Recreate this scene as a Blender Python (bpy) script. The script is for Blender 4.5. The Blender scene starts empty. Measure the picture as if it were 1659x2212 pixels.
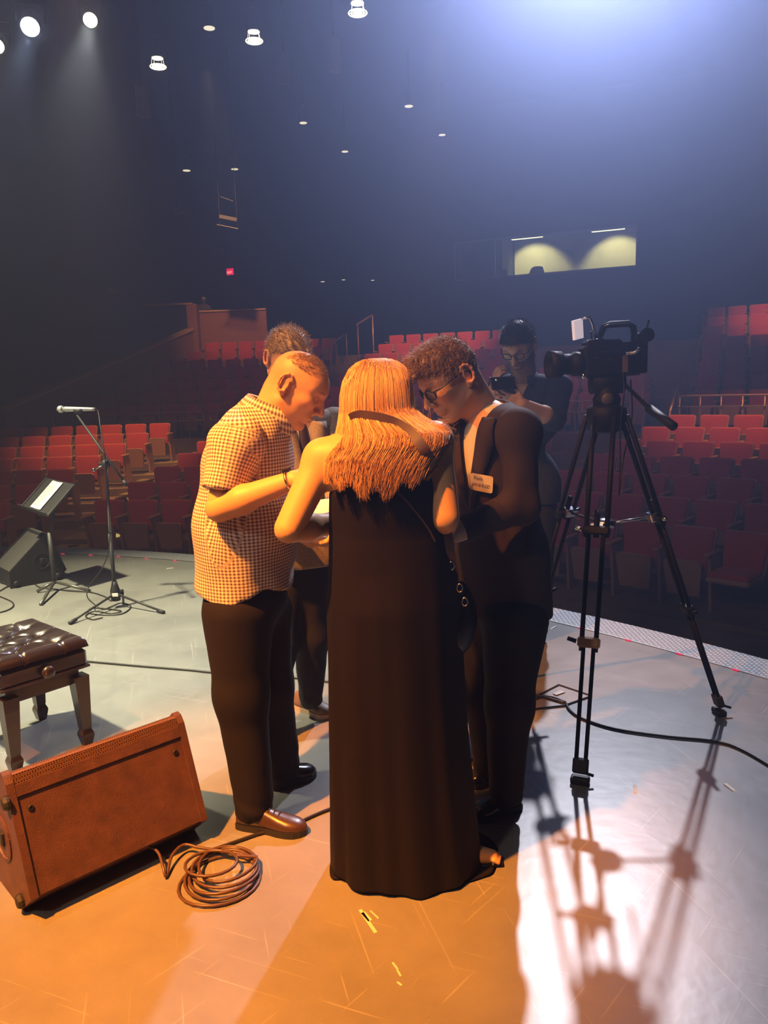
import bpy, bmesh, math, random
import numpy as np
from mathutils import Matrix, Vector
random.seed(4); rng = np.random.default_rng(4)
scene = bpy.context.scene; col = scene.collection
R = math.radians; PI = math.pi

# ------------------------------------------------------------------ camera
W_, H_, F_ = 1659, 2212, 1670.0
TILT, ROLL, EYE = R(9.55), R(1.9), 1.58
_fw = np.array([0, math.cos(TILT), -math.sin(TILT)])
_u0 = np.array([0, math.sin(TILT), math.cos(TILT)]); _r0 = np.array([1.0, 0, 0])
_rt = math.cos(ROLL)*_r0 - math.sin(ROLL)*_u0
_up = math.sin(ROLL)*_r0 + math.cos(ROLL)*_u0
CAM = np.array([0, 0, EYE])
cam = bpy.data.objects.new('camera', bpy.data.cameras.new('camera')); col.objects.link(cam)
cam.data.sensor_fit = 'HORIZONTAL'; cam.data.sensor_width = 36; cam.data.lens = 36*F_/W_
cam.data.clip_start = 0.05; cam.data.clip_end = 200
cam.matrix_world = Matrix(((_rt[0], _up[0], -_fw[0], 0), (_rt[1], _up[1], -_fw[1], 0), (_rt[2], _up[2], -_fw[2], EYE), (0, 0, 0, 1)))
scene.camera = cam

# ------------------------------------------------------------------ world, exposure
world = bpy.data.worlds.new('dark_house'); scene.world = world; world.use_nodes = True
_bg = world.node_tree.nodes['Background']; _bg.inputs[0].default_value = (0.35, 0.4, 0.6, 1); _bg.inputs[1].default_value = 0.004
vs = scene.view_settings; vs.view_transform = 'Standard'; vs.look = 'None'; vs.gamma = 1.0; vs.exposure = 0.0
vs.use_curve_mapping = False
cy = scene.cycles
cy.max_bounces = 5; cy.diffuse_bounces = 2; cy.glossy_bounces = 2; cy.transmission_bounces = 4; cy.volume_bounces = 0
cy.transparent_max_bounces = 6; cy.caustics_reflective = False; cy.caustics_refractive = False
cy.use_denoising = True; cy.use_adaptive_sampling = True; cy.adaptive_threshold = 0.035; cy.sample_clamp_indirect = 4.0

# ------------------------------------------------------------------ stage and house lights, with added fills (lamps; the fixtures are built further down)
def spot(name, loc, aim, watts, color, angle, blend=0.4, radius=0.12):
    L = bpy.data.lights.new(name, 'SPOT'); L.energy = watts; L.color = color; L.spot_size = R(angle); L.spot_blend = blend
    L.shadow_soft_size = radius
    o = bpy.data.objects.new(name, L); col.objects.link(o); o.location = loc
    o.rotation_euler = (Vector(aim)-Vector(loc)).to_track_quat('-Z', 'Y').to_euler()
    return o
KEY = (3.6, 13.1, 9.6); KEY_AIM = (1.0, 2.6, 0.4)
spot('key_beam', KEY, KEY_AIM, 9800, (0.70, 0.72, 1.0), 40, 0.8, 0.16)                 # cool front light, just above the frame
AMBER = (-3.3, -0.4, 7.7); AMBER_AIM = (-0.82, 2.08, 0.85)
spot('amber_beam', AMBER, AMBER_AIM, 17500, (1.0, 0.285, 0.025), 21.5, 1.0, 0.12)                 # amber light from over the near side of the stage
spot('amber_beam', (-3.9, -0.5, 7.5), (-0.12, 3.05, 1.6), 5000, (1.0, 0.34, 0.04), 15, 1.0, 0.12)                  # second amber lamp, on the far side of the group
LEFT_LAMPS = [((-5.25, 16.0, 8.5), (-2.3, 4.4, 0.2), 420, (1.0, 0.93, 0.66)), ((-6.2, 15.5, 8.2), (-3.6, 5.5, 0.3), 250, (0.86, 0.95, 1.0)),
              ((-6.85, 15.5, 7.9), (-3.4, 3.6, 0.0), 250, (1.0, 0.92, 0.55))]
spot('left_stage_fill', (-5.0, 2.6, 9.6), (-2.4, 4.6, 0), 19000, (1.0, 0.92, 0.66), 33, 1.0, 0.2)       # added unseen fill that brightens the left half of the stage
for i, (p, a, w, c) in enumerate(LEFT_LAMPS):
    spot('front_beam', p, a, w, c, 14, 0.9, 0.1)
# house pools: warm downlights over the seating
HOUSE_POOLS = [((-3.6, 7.0, 9.3), (-4.0, 12.6, -0.3), 620, 42), ((-4.5, 13.0, 9.3), (-5.2, 16.4, 0.2), 5600, 34), ((5.6, 10.5, 9.3), (6.6, 13.4, 0.2), 4200, 36), ((1.6, 19.0, 9.3), (1.4, 24.8, 2.7), 4000, 36),
               ((7.5, 15.5, 9.3), (11.4, 20.6, 2.9), 3600, 34), ((-4.0, 20.5, 9.3), (-4.2, 27.2, 3.1), 2300, 40)]
spot('stage_fill', (-3.2, -2.6, 6.2), (-0.4, 2.8, 1.2), 380, (1.0, 0.80, 0.70), 60, 0.9, 0.3)          # weak added fill, unseen, from over the near side
spot('house_fill', (0.5, 7.6, 9.6), (0.5, 15.2, -0.4), 430, (1.0, 0.42, 0.36), 80, 0.9, 0.3)  # added fill standing in for stage spill on the lower seats
spot('house_fill', (2.0, 13.5, 9.6), (2.2, 23.5, 1.5), 900, (1.0, 0.42, 0.36), 84, 0.9, 0.3)  # same added fill for the upper seats
for p, a, w, ang in HOUSE_POOLS:
    spot('house_downlight_beam', p, a, w, (1.0, 0.54, 0.26), ang, 0.85, 0.12)

# ------------------------------------------------------------------ helpers
def ray(px, py): return _fw + _rt*(px-W_/2)/F_ - _up*(py-H_/2)/F_
def at(px, py, Y):                     # world point at depth Y (metres in front of the camera)
    d = ray(px, py); return CAM + d*Y/d[1]
def gnd(px, py, z=0.0):                # world point on a level plane
    d = ray(px, py); return CAM + d*(z-EYE)/d[2]
V = lambda *a: np.array(a, float)
def unit(v): v = np.asarray(v, float); return v/max(np.linalg.norm(v), 1e-9)

def node_mat(name, base=(0.5, 0.5, 0.5), rough=0.5, metal=0.0, spec=0.5, emit=None, estr=0.0, bump=None, mottle=None, sss=0.0, coat=0.0, sheen=0.0):
    m = bpy.data.materials.new(name); m.use_nodes = True; nt = m.node_tree; b = nt.nodes['Principled BSDF']
    b.inputs['Base Color'].default_value = (*base, 1); b.inputs['Roughness'].default_value = rough
    b.inputs['Metallic'].default_value = metal; b.inputs['Specular IOR Level'].default_value = spec
    b.inputs['Coat Weight'].default_value = coat; b.inputs['Sheen Weight'].default_value = sheen
    if sss:
        b.inputs['Subsurface Weight'].default_value = sss; b.inputs['Subsurface Radius'].default_value = (0.012, 0.005, 0.003); b.inputs['Subsurface Scale'].default_value = 0.6
    if emit:
        b.inputs['Emission Color'].default_value = (*emit, 1); b.inputs['Emission Strength'].default_value = estr
    if bump or mottle:
        tc = nt.nodes.new('ShaderNodeTexCoord')
    if mottle:                          # (scale, amount)
        n = nt.nodes.new('ShaderNodeTexNoise'); n.inputs['Scale'].default_value = mottle[0]; n.inputs['Detail'].default_value = 4
        nt.links.new(tc.outputs['Object'], n.inputs['Vector'])
        r = nt.nodes.new('ShaderNodeValToRGB'); a = mottle[1]
        r.color_ramp.elements[0].position = 0.3; r.color_ramp.elements[1].position = 0.7
        r.color_ramp.elements[0].color = (*[c*(1-a) for c in base], 1); r.color_ramp.elements[1].color = (*[min(1, c*(1+a)) for c in base], 1)
        nt.links.new(n.outputs['Fac'], r.inputs['Fac']); nt.links.new(r.outputs['Color'], b.inputs['Base Color'])
    if bump:                            # (scale, strength, distance)
        n2 = nt.nodes.new('ShaderNodeTexNoise'); n2.inputs['Scale'].default_value = bump[0]; n2.inputs['Detail'].default_value = 3
        nt.links.new(tc.outputs['Object'], n2.inputs['Vector'])
        bp = nt.nodes.new('ShaderNodeBump'); bp.inputs['Strength'].default_value = bump[1]; bp.inputs['Distance'].default_value = bump[2] if len(bump) > 2 else 0.01
        nt.links.new(n2.outputs['Fac'], bp.inputs['Height']); nt.links.new(bp.outputs['Normal'], b.inputs['Normal'])
    return m

class MB:
    """collects shapes; build() links them as one mesh object"""
    def __init__(s): s.v = []; s.f = []; s.n = 0
    def add(s, verts, faces):
        s.v.append(np.asarray(verts, float).reshape(-1, 3)); o = s.n
        s.f.extend([tuple(int(i)+o for i in f) for f in faces]); s.n += len(s.v[-1]); return s
    def box(s, c, half, rot=None, bev=0.0):
        c = np.asarray(c, float); hx, hy, hz = half
        if bev <= 0:
            P = np.array([[x, y, z] for x in (-hx, hx) for y in (-hy, hy) for z in (-hz, hz)])
            Fs = [(0, 1, 3, 2), (4, 6, 7, 5), (0, 4, 5, 1), (2, 3, 7, 6), (0, 2, 6, 4), (1, 5, 7, 3)]
        else:
            b = min(bev, hx*.9, hy*.9, hz*.9); P = []; idx = {}
            for sx in (-1, 1):
                for sy in (-1, 1):
                    for sz in (-1, 1):
                        for ax in range(3):
                            q = [sx*(hx-b), sy*(hy-b), sz*(hz-b)]; q[ax] = (sx*hx, sy*hy, sz*hz)[ax]
                            idx[(sx, sy, sz, ax)] = len(P); P.append(q)
            P = np.array(P); Fs = []
            for ax in range(3):
                o1, o2 = [(1, 2), (2, 0), (0, 1)][ax]
                for sg in (-1, 1):
                    q = []
                    for a, b2 in ((-1, -1), (1, -1), (1, 1), (-1, 1)):
                        k = [0, 0, 0]; k[ax] = sg; k[o1] = a; k[o2] = b2; q.append(idx[(*k, ax)])
                    Fs.append(tuple(q if sg > 0 else q[::-1]))
                for a in (-1, 1):
                    for b2 in (-1, 1):
                        k0 = [0, 0, 0]; k1 = [0, 0, 0]; k0[ax] = -1; k1[ax] = 1
                        for k in (k0, k1): k[o1] = a; k[o2] = b2
                        q = [idx[(*k0, o1)], idx[(*k1, o1)], idx[(*k1, o2)], idx[(*k0, o2)]]
                        Fs.append(tuple(q if a*b2 > 0 else q[::-1]))
            for sx in (-1, 1):
                for sy in (-1, 1):
                    for sz in (-1, 1):
                        q = [idx[(sx, sy, sz, i)] for i in range(3)]; Fs.append(tuple(q if sx*sy*sz > 0 else q[::-1]))
        if rot is not None: P = P @ np.asarray(rot).T
        return s.add(P + c, Fs)
    def tube(s, path, r, n=8, cap=True, flat=None):
        P = np.asarray(path, float); m = len(P); rr = np.full(m, r, float) if np.isscalar(r) else np.asarray(r, float)
        T = np.gradient(P, axis=0); T /= np.maximum(np.linalg.norm(T, axis=1, keepdims=True), 1e-9)
        up = np.array([0, 0, 1.0]) if abs(T[0][2]) < 0.9 else np.array([1.0, 0, 0])
        A = unit(np.cross(T[0], up)); vs_ = []
        th = np.arange(n)*2*PI/n
        for i in range(m):
            A = unit(A - T[i]*(A@T[i])); B = np.cross(T[i], A)
            vs_.append(P[i] + rr[i]*(np.cos(th)[:, None]*A + np.sin(th)[:, None]*B*(flat or 1)))
        Fs = [(i*n+j, i*n+(j+1) % n, (i+1)*n+(j+1) % n, (i+1)*n+j) for i in range(m-1) for j in range(n)]
        if cap: Fs += [tuple(range(n))[::-1], tuple((m-1)*n+j for j in range(n))]
        return s.add(np.concatenate(vs_), Fs)
    def loft(s, rings, cap=True):
        m = len(rings); n = len(rings[0])
        Fs = [(i*n+j, i*n+(j+1) % n, (i+1)*n+(j+1) % n, (i+1)*n+j) for i in range(m-1) for j in range(n)]
        if cap: Fs += [tuple(range(n))[::-1], tuple((m-1)*n+j for j in range(n))]
        return s.add(np.concatenate([np.asarray(r) for r in rings]), Fs)
    def lathe(s, prof, n=16, c=(0, 0, 0), axis=(0, 0, 1), cap=True):
        z = unit(axis); x = unit(np.cross(z, V(0, 1, 0) if abs(z[1]) < .9 else V(1, 0, 0))); y = np.cross(z, x); th = np.arange(n)*2*PI/n
        return s.loft([np.asarray(c)+z*h+r*(np.cos(th)[:, None]*x+np.sin(th)[:, None]*y) for r, h in prof], cap)
    def ball(s, c, r, n=10, m=7):
        r = V(r, r, r) if np.isscalar(r) else np.asarray(r, float)
        return s.loft([np.asarray(c)+np.stack([r[0]*math.sin(a)*np.cos(np.arange(n)*2*PI/n), r[1]*math.sin(a)*np.sin(np.arange(n)*2*PI/n), np.full(n, -r[2]*math.cos(a))], 1) for a in np.linspace(.12, PI-.12, m)])
    def prism(s, poly, y0, y1, frame=None):       # polygon in x,z pushed along y
        a = np.array([[x, y0, z] for x, z in poly]); b = np.array([[x, y1, z] for x, z in poly]); n = len(poly)
        P = np.concatenate([a, b])
        if frame is not None: P = P @ np.asarray(frame[0]).T + np.asarray(frame[1])
        return s.add(P, [tuple(range(n)), tuple(range(2*n-1, n-1, -1))]+[(i, n+i, n+(i+1) % n, (i+1) % n) for i in range(n)])
    def build(s, name, mat, parent=None, smooth=False, uv=None, tint=None, angle=None):
        me = bpy.data.meshes.new(name); P = np.concatenate(s.v)
        me.from_pydata(P.tolist(), [], s.f)
        return link(me, name, mat, parent, smooth, uv, tint, angle)

PINV = {}
def link(me, name, mat, parent=None, smooth=False, uv=None, tint=None, angle=None):
    if len(me.polygons) < 30000:
        me.validate(); bm = bmesh.new(); bm.from_mesh(me); bmesh.ops.recalc_face_normals(bm, faces=bm.faces); bm.to_mesh(me); bm.free()
    if mat: me.materials.append(mat)
    if smooth: me.polygons.foreach_set('use_smooth', [True]*len(me.polygons))
    if angle: me.set_sharp_from_angle(angle=R(angle))
    if uv is not None:
        a = me.attributes.new('uvp', 'FLOAT_VECTOR', 'POINT'); a.data.foreach_set('vector', np.asarray(uv, np.float32).ravel())
    if tint is not None:
        a = me.attributes.new('tint', 'FLOAT_COLOR', 'POINT'); a.data.foreach_set('color', np.concatenate([tint, np.ones((len(tint), 1))], 1).astype(np.float32).ravel())
    o = bpy.data.objects.new(name, me); col.objects.link(o)
    if parent is not None:
        o.parent = parent; o.matrix_parent_inverse = PINV[parent.name]
    PINV[o.name] = Matrix.Identity(4)
    return o
def tag(o, label=None, cat=None, group=None, kind=None):
    if label: o['label'] = label
    if cat: o['category'] = cat
    if group: o['group'] = group
    if kind: o['kind'] = kind
    return o
def thing(name, label, cat, loc=(0, 0, 0), group=None, kind=None):
    o = bpy.data.objects.new(name, None); col.objects.link(o); o.location = tuple(loc); o.empty_display_size = .1
    PINV[o.name] = Matrix.Translation(-Vector(tuple(loc))); return tag(o, label, cat, group, kind)
def copy_tree(o, parent=None):
    c = o.copy(); col.objects.link(c); PINV[c.name] = PINV.get(o.name, Matrix.Identity(4))
    if parent is not None: c.parent = parent
    for ch in list(o.children): copy_tree(ch, c)
    return c
def rotz(a): c, s_ = math.cos(a), math.sin(a); return np.array([[c, -s_, 0], [s_, c, 0], [0, 0, 1]])
def roty(a): c, s_ = math.cos(a), math.sin(a); return np.array([[c, 0, s_], [0, 1, 0], [-s_, 0, c]])
def rotx(a): c, s_ = math.cos(a), math.sin(a); return np.array([[1, 0, 0], [0, c, -s_], [0, s_, c]])
def curve_pts(ctrl, n=40, closed=False):           # Catmull-Rom through the points
    P = np.asarray(ctrl, float); m = len(P)
    Q = np.vstack([P[-1], P, P[0], P[1]]) if closed else np.vstack([2*P[0]-P[1], P, 2*P[-1]-P[-2]])
    segs = m if closed else m-1; out = []
    for t in np.linspace(0, segs-1e-6, n):
        i = int(t); u = t-i; a, b, c, d = Q[i:i+4]
        out.append(.5*((2*b)+(-a+c)*u+(2*a-5*b+4*c-d)*u*u+(-a+3*b-3*c+d)*u**3))
    return np.array(out)

# ------------------------------------------------------------------ smooth solids (distance field -> mesh)
class Sdf:
    def __init__(s): s.p = []; s.disp = None
    def cap(s, a, b, ra, rb=None, k=.02, op='add'):
        a, b = np.asarray(a, float), np.asarray(b, float); rb = ra if rb is None else rb
        s.p.append(('cap', op, k, (a+b)/2, np.linalg.norm(b-a)/2+max(ra, rb), (a, b, ra, rb))); return s
    def ell(s, c, r, rot=None, k=.02, op='add'):
        c = np.asarray(c, float); r = np.asarray(r, float)*np.ones(3); rot = np.eye(3) if rot is None else np.asarray(rot)
        s.p.append(('ell', op, k, c, float(r.max()), (c, r, rot))); return s
    def cut(s, p, n): s.p.append(('cut', 'cut', 0, None, 0, (np.asarray(p, float), unit(n)))); return s
    def fn(s, f): s.p.append(('fn', 'cut', 0, None, 0, f)); return s
    def eval(s, P, sel=None):
        d = np.full(len(P), 1e3)
        for i, (t, op, k, bc, br, a) in enumerate(s.p):
            if sel is not None and not sel[i]: continue
            if t == 'cap':
                A, B, ra, rb = a; ab = B-A; pa = P-A; h = np.clip(pa@ab/max(ab@ab, 1e-9), 0, 1)
                e = np.sqrt(((pa-h[:, None]*ab)**2).sum(1))-(ra+(rb-ra)*h)
            elif t == 'ell':
                q = (P-a[0])@a[2]; q1 = q/a[1]; k0 = np.sqrt((q1**2).sum(1)); k1 = np.sqrt(((q1/a[1])**2).sum(1))
                e = k0*(k0-1)/np.maximum(k1, 1e-6)
            elif t == 'cut': e = (P-a[0])@a[1]
            else: e = a(P)
            if op == 'add':
                h = np.maximum(k-np.abs(d-e), 0)/max(k, 1e-9); d = np.minimum(d, e)-h*h*k*.25
            elif op == 'sub':
                e = -e; h = np.maximum(k-np.abs(d-e), 0)/max(k, 1e-9); d = np.maximum(d, e)+h*h*k*.25
            else: d = np.maximum(d, e)
        if s.disp is not None: d = d + s.disp(P)
        return d
    def mesh(s, h, B=12):
        lo = np.min([p[3]-p[4] for p in s.p if p[1] == 'add'], 0)-4*h; hi = np.max([p[3]+p[4] for p in s.p if p[1] == 'add'], 0)+4*h
        nb = np.ceil((hi-lo)/(B*h)).astype(int)
        I = np.stack(np.meshgrid(*[np.arange(n) for n in nb], indexing='ij'), -1).reshape(-1, 3)
        cen = lo+(I+.5)*B*h; rad = B*h*.87
        keep = np.abs(s.eval(cen)) < rad*1.5+.01; I = I[keep]; cen = cen[keep]
        g = np.stack(np.meshgrid(*[np.arange(B+1)]*3, indexing='ij'), -1).reshape(-1, 3)
        bc = np.array([p[3] if p[3] is not None else (0, 0, 0) for p in s.p]); br = np.array([p[4]+p[2] for p in s.p]); alw = np.array([p[1] == 'cut' for p in s.p])
        D = np.empty((len(I), (B+1)**3), np.float32)
        for j in range(len(I)):
            sel = alw | (np.linalg.norm(bc-cen[j], axis=1) < br+rad*1.8)
            D[j] = s.eval(lo+(I[j]*B+g)*h, sel)
        D = D.reshape(-1, B+1, B+1, B+1)
        ok = (D.min((1, 2, 3)) < 0) & (D.max((1, 2, 3)) > 0); D = D[ok]; I = I[ok]
        N = nb*B+2
        key = lambda c: (c[..., 0]*N[1]+c[..., 1])*N[2]+c[..., 2]
        corner = [(a, b, c) for a in (0, 1) for b in (0, 1) for c in (0, 1)]
        cv = np.stack([D[:, a:B+a, b:B+b, c:B+c] for a, b, c in corner], -1)
        neg = (cv < 0).sum(-1); act = np.argwhere((neg > 0) & (neg < 8))
        vals = cv[act[:, 0], act[:, 1], act[:, 2], act[:, 3]]; cell = I[act[:, 0]]*B+act[:, 1:]
        acc = np.zeros((len(act), 3)); cnt = np.zeros(len(act)); cn = np.array(corner, float)
        for a in range(8):
            for b in range(a+1, 8):
                if np.abs(cn[a]-cn[b]).sum() == 1:
                    va, vb = vals[:, a], vals[:, b]; x = (va < 0) != (vb < 0); t = np.where(x, va/np.where(x, va-vb, 1), 0)
                    acc += np.where(x[:, None], cn[a]+t[:, None]*(cn[b]-cn[a]), 0); cnt += x
        vert = lo+(cell+acc/cnt[:, None])*h
        keys = key(cell); order = np.argsort(keys); keys = keys[order]; vert = vert[order]
        F = []
        for ax in range(3):
            o1, o2 = (ax+1) % 3, (ax+2) % 3
            sl0 = [slice(None)]+[slice(0, B)]*3; sl1 = list(sl0); sl1[ax+1] = slice(1, B+1)
            a = D[tuple(sl0)] < 0; b = D[tuple(sl1)] < 0; e = np.argwhere(a != b); flip = a[tuple(e.T)]
            base = I[e[:, 0]]*B+e[:, 1:]; quad = []
            for d1, d2 in ((0, 0), (-1, 0), (-1, -1), (0, -1)):
                c = base.copy(); c[:, o1] += d1; c[:, o2] += d2; kk = key(c); ix = np.clip(np.searchsorted(keys, kk), 0, len(keys)-1)
                quad.append(np.where(keys[ix] == kk, ix, -1))
            q = np.stack(quad, 1); q[~flip] = q[~flip][:, ::-1]; F.append(q[(q >= 0).all(1)])
        return vert, np.concatenate(F)
def sdf_obj(name, parts, mat, parent, uvf=None, tintf=None, smooth=2):
    """parts = [(Sdf, voxel)...] joined as one mesh"""
    vs_, fs, n = [], [], 0
    for sd, h in parts:
        v, f = sd.mesh(h); vs_.append(relax(v, f, smooth)); fs.append(f+n); n += len(v)
    v = np.concatenate(vs_); f = np.concatenate(fs)
    a, b, c = v[f[:, 0]], v[f[:, 1]], v[f[:, 2]]
    if (np.einsum('ij,ij->i', a, np.cross(b, c))).sum() < 0: f = f[:, ::-1]
    me = bpy.data.meshes.new(name); me.vertices.add(len(v)); me.vertices.foreach_set('co', v.astype(np.float32).ravel())
    me.loops.add(f.size); me.loops.foreach_set('vertex_index', f.astype(np.int32).ravel())
    me.polygons.add(len(f)); me.polygons.foreach_set('loop_start', np.arange(0, f.size, 4, dtype=np.int32))
    me.update(calc_edges=True)
    o = link(me, name, mat, parent, True, uvf(v) if uvf else None, tintf(v) if tintf else None)
    return o
def relax(v, f, it):
    if not it: return v
    e = np.concatenate([f[:, [0, 1]], f[:, [1, 2]], f[:, [2, 3]], f[:, [3, 0]]]); 
    for _ in range(it):
        s_ = np.zeros_like(v); c = np.zeros(len(v))
        for a in range(3):
            s_[:, a] = np.bincount(e[:, 0], v[e[:, 1], a], len(v))+np.bincount(e[:, 1], v[e[:, 0], a], len(v))
        c = np.bincount(e[:, 0], minlength=len(v))+np.bincount(e[:, 1], minlength=len(v))
        v = v+.5*(s_/np.maximum(c, 1)[:, None]-v)
    return v
def strands(roots, dirs, length, r, segs=3, droop=0.0, curl=0.0, sides=3):
    """tapered hairs as one vertex/face set"""
    n = len(roots); roots = np.asarray(roots); d = np.asarray(dirs, float); L = np.broadcast_to(length, (n,)); P = [roots]; cur = roots.copy()
    for i in range(segs):
        d = d + np.array([0, 0, -droop]) + rng.normal(0, curl, (n, 3)); d /= np.linalg.norm(d, axis=1, keepdims=True)
        cur = cur+d*(L/segs)[:, None]; P.append(cur)
    return tubes_batch(np.stack(P, 1), r, sides)
def tubes_batch(P, r, sides=3):
    n, m, _ = P.shape; T = np.gradient(P, axis=1); T /= np.maximum(np.linalg.norm(T, axis=2, keepdims=True), 1e-9)
    ref = np.array([.31, .52, .79]); A = np.cross(T, ref); A /= np.maximum(np.linalg.norm(A, axis=2, keepdims=True), 1e-9); Bv = np.cross(T, A)
    rr = r*np.linspace(1, .25, m)[None, :, None]; vs_ = []
    for k in range(sides):
        a = 2*PI*k/sides; vs_.append(P+rr*(math.cos(a)*A+math.sin(a)*Bv))
    Vv = np.stack(vs_, 2).reshape(-1, 3); base = (np.arange(n)[:, None, None]*m+np.arange(m-1)[None, :, None])*sides; k = np.arange(sides)[None, None, :]
    F = np.stack([base+k, base+(k+1) % sides, base+sides+(k+1) % sides, base+sides+k], -1).reshape(-1, 4)
    return Vv, F
def raw_obj(name, v, f, mat, parent, smooth=True):
    me = bpy.data.meshes.new(name); me.vertices.add(len(v)); me.vertices.foreach_set('co', np.asarray(v, np.float32).ravel())
    me.loops.add(f.size); me.loops.foreach_set('vertex_index', np.asarray(f, np.int32).ravel())
    me.polygons.add(len(f)); me.polygons.foreach_set('loop_start', np.arange(0, f.size, 4, dtype=np.int32)); me.update(calc_edges=True)
    return link(me, name, mat, parent, smooth)
# ------------------------------------------------------------------ materials of the house
M = {}
M['black'] = node_mat('black_paint', (0.012, 0.012, 0.014), 0.7)
M['wall'] = node_mat('dark_wall', (0.014, 0.013, 0.016), 0.85)
M['ceil'] = node_mat('dark_ceiling', (0.010, 0.010, 0.012), 0.9)
M['red'] = node_mat('red_upholstery', (0.40, 0.042, 0.026), 0.85, spec=0.2, sheen=0.15, mottle=(60, 0.12))
M['shell'] = node_mat('tan_shell', (0.40, 0.20, 0.105), 0.45)
M['arm'] = node_mat('wood_armrest', (0.42, 0.21, 0.10), 0.35)
M['riser'] = node_mat('terrace_concrete', (0.17, 0.105, 0.06), 0.75, mottle=(4, 0.15))
M['step'] = node_mat('aisle_carpet', (0.25, 0.18, 0.07), 0.7, mottle=(6, 0.12))
M['plaster'] = node_mat('red_brown_plaster', (0.26, 0.10, 0.065), 0.8)
M['cap'] = node_mat('wood_cap', (0.55, 0.33, 0.16), 0.4)
M['brass'] = node_mat('brass', (0.85, 0.62, 0.28), 0.22, metal=1)
M['rail'] = node_mat('bronze_rail', (0.45, 0.25, 0.17), 0.35, metal=0.4)
M['steel'] = node_mat('steel', (0.6, 0.6, 0.6), 0.3, metal=1)
M['lampwhite'] = node_mat('lamp_lens', (1, 1, 1), 0.3, emit=(0.92, 0.95, 1.0), estr=14)
M['lampwarm'] = node_mat('warm_lamp_lens', (1, 1, 1), 0.3, emit=(1.0, 0.93, 0.55), estr=9)
M['can'] = node_mat('can_light_lens', (1, 1, 1), 0.3, emit=(1.0, 0.95, 0.86), estr=1.1)
M['canbright'] = node_mat('bright_can_lens_and_guard', (1, 1, 1), 0.3, emit=(1.0, 0.95, 0.75), estr=2.2)

def floor_material():
    m = node_mat('stage_vinyl', (0.20, 0.205, 0.205), 0.36, spec=0.75); nt = m.node_tree; b = nt.nodes['Principled BSDF']; L = nt.links
    tc = nt.nodes.new('ShaderNodeTexCoord')
    n = nt.nodes.new('ShaderNodeTexNoise'); n.inputs['Scale'].default_value = 1.6; n.inputs['Detail'].default_value = 7; n.inputs['Roughness'].default_value = .65
    L.new(tc.outputs['Object'], n.inputs['Vector'])
    cr = nt.nodes.new('ShaderNodeValToRGB'); cr.color_ramp.elements[0].position = .32; cr.color_ramp.elements[1].position = .72
    cr.color_ramp.elements[0].color = (.15, .155, .155, 1); cr.color_ramp.elements[1].color = (.225, .23, .226, 1); L.new(n.outputs['Fac'], cr.inputs['Fac'])
    last = cr.outputs['Color']; fac = None
    for ang, sc, th in ((0.4, (2.2, 95, 1), .70), (1.3, (1.8, 80, 1), .71), (2.3, (2.6, 110, 1), .715)):
        mp = nt.nodes.new('ShaderNodeMapping'); mp.inputs['Rotation'].default_value = (0, 0, ang)
        mp2 = nt.nodes.new('ShaderNodeMapping'); mp2.inputs['Scale'].default_value = sc
        L.new(tc.outputs['Object'], mp.inputs['Vector']); L.new(mp.outputs['Vector'], mp2.inputs['Vector'])
        s_ = nt.nodes.new('ShaderNodeTexNoise'); s_.inputs['Scale'].default_value = 1; s_.inputs['Detail'].default_value = 1; L.new(mp2.outputs['Vector'], s_.inputs['Vector'])
        r_ = nt.nodes.new('ShaderNodeMapRange'); r_.inputs['From Min'].default_value = th; r_.inputs['From Max'].default_value = th+.03; r_.inputs['To Max'].default_value = .35
        L.new(s_.outputs['Fac'], r_.inputs['Value'])
        mx = nt.nodes.new('ShaderNodeMix'); mx.data_type = 'RGBA'; mx.inputs['B'].default_value = (.42, .42, .41, 1)
        L.new(r_.outputs['Result'], mx.inputs['Factor']); L.new(last, mx.inputs['A']); last = mx.outputs['Result']
    L.new(last, b.inputs['Base Color'])
    rr = nt.nodes.new('ShaderNodeMapRange'); rr.inputs['To Min'].default_value = .27; rr.inputs['To Max'].default_value = .42; L.new(n.outputs['Fac'], rr.inputs['Value']); L.new(rr.outputs['Result'], b.inputs['Roughness'])
    n3 = nt.nodes.new('ShaderNodeTexNoise'); n3.inputs['Scale'].default_value = 14; n3.inputs['Detail'].default_value = 6; L.new(tc.outputs['Object'], n3.inputs['Vector'])
    bp = nt.nodes.new('ShaderNodeBump'); bp.inputs['Strength'].default_value = .08; bp.inputs['Distance'].default_value = .01; L.new(n3.outputs['Fac'], bp.inputs['Height']); L.new(bp.outputs['Normal'], b.inputs['Normal'])
    return m
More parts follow.
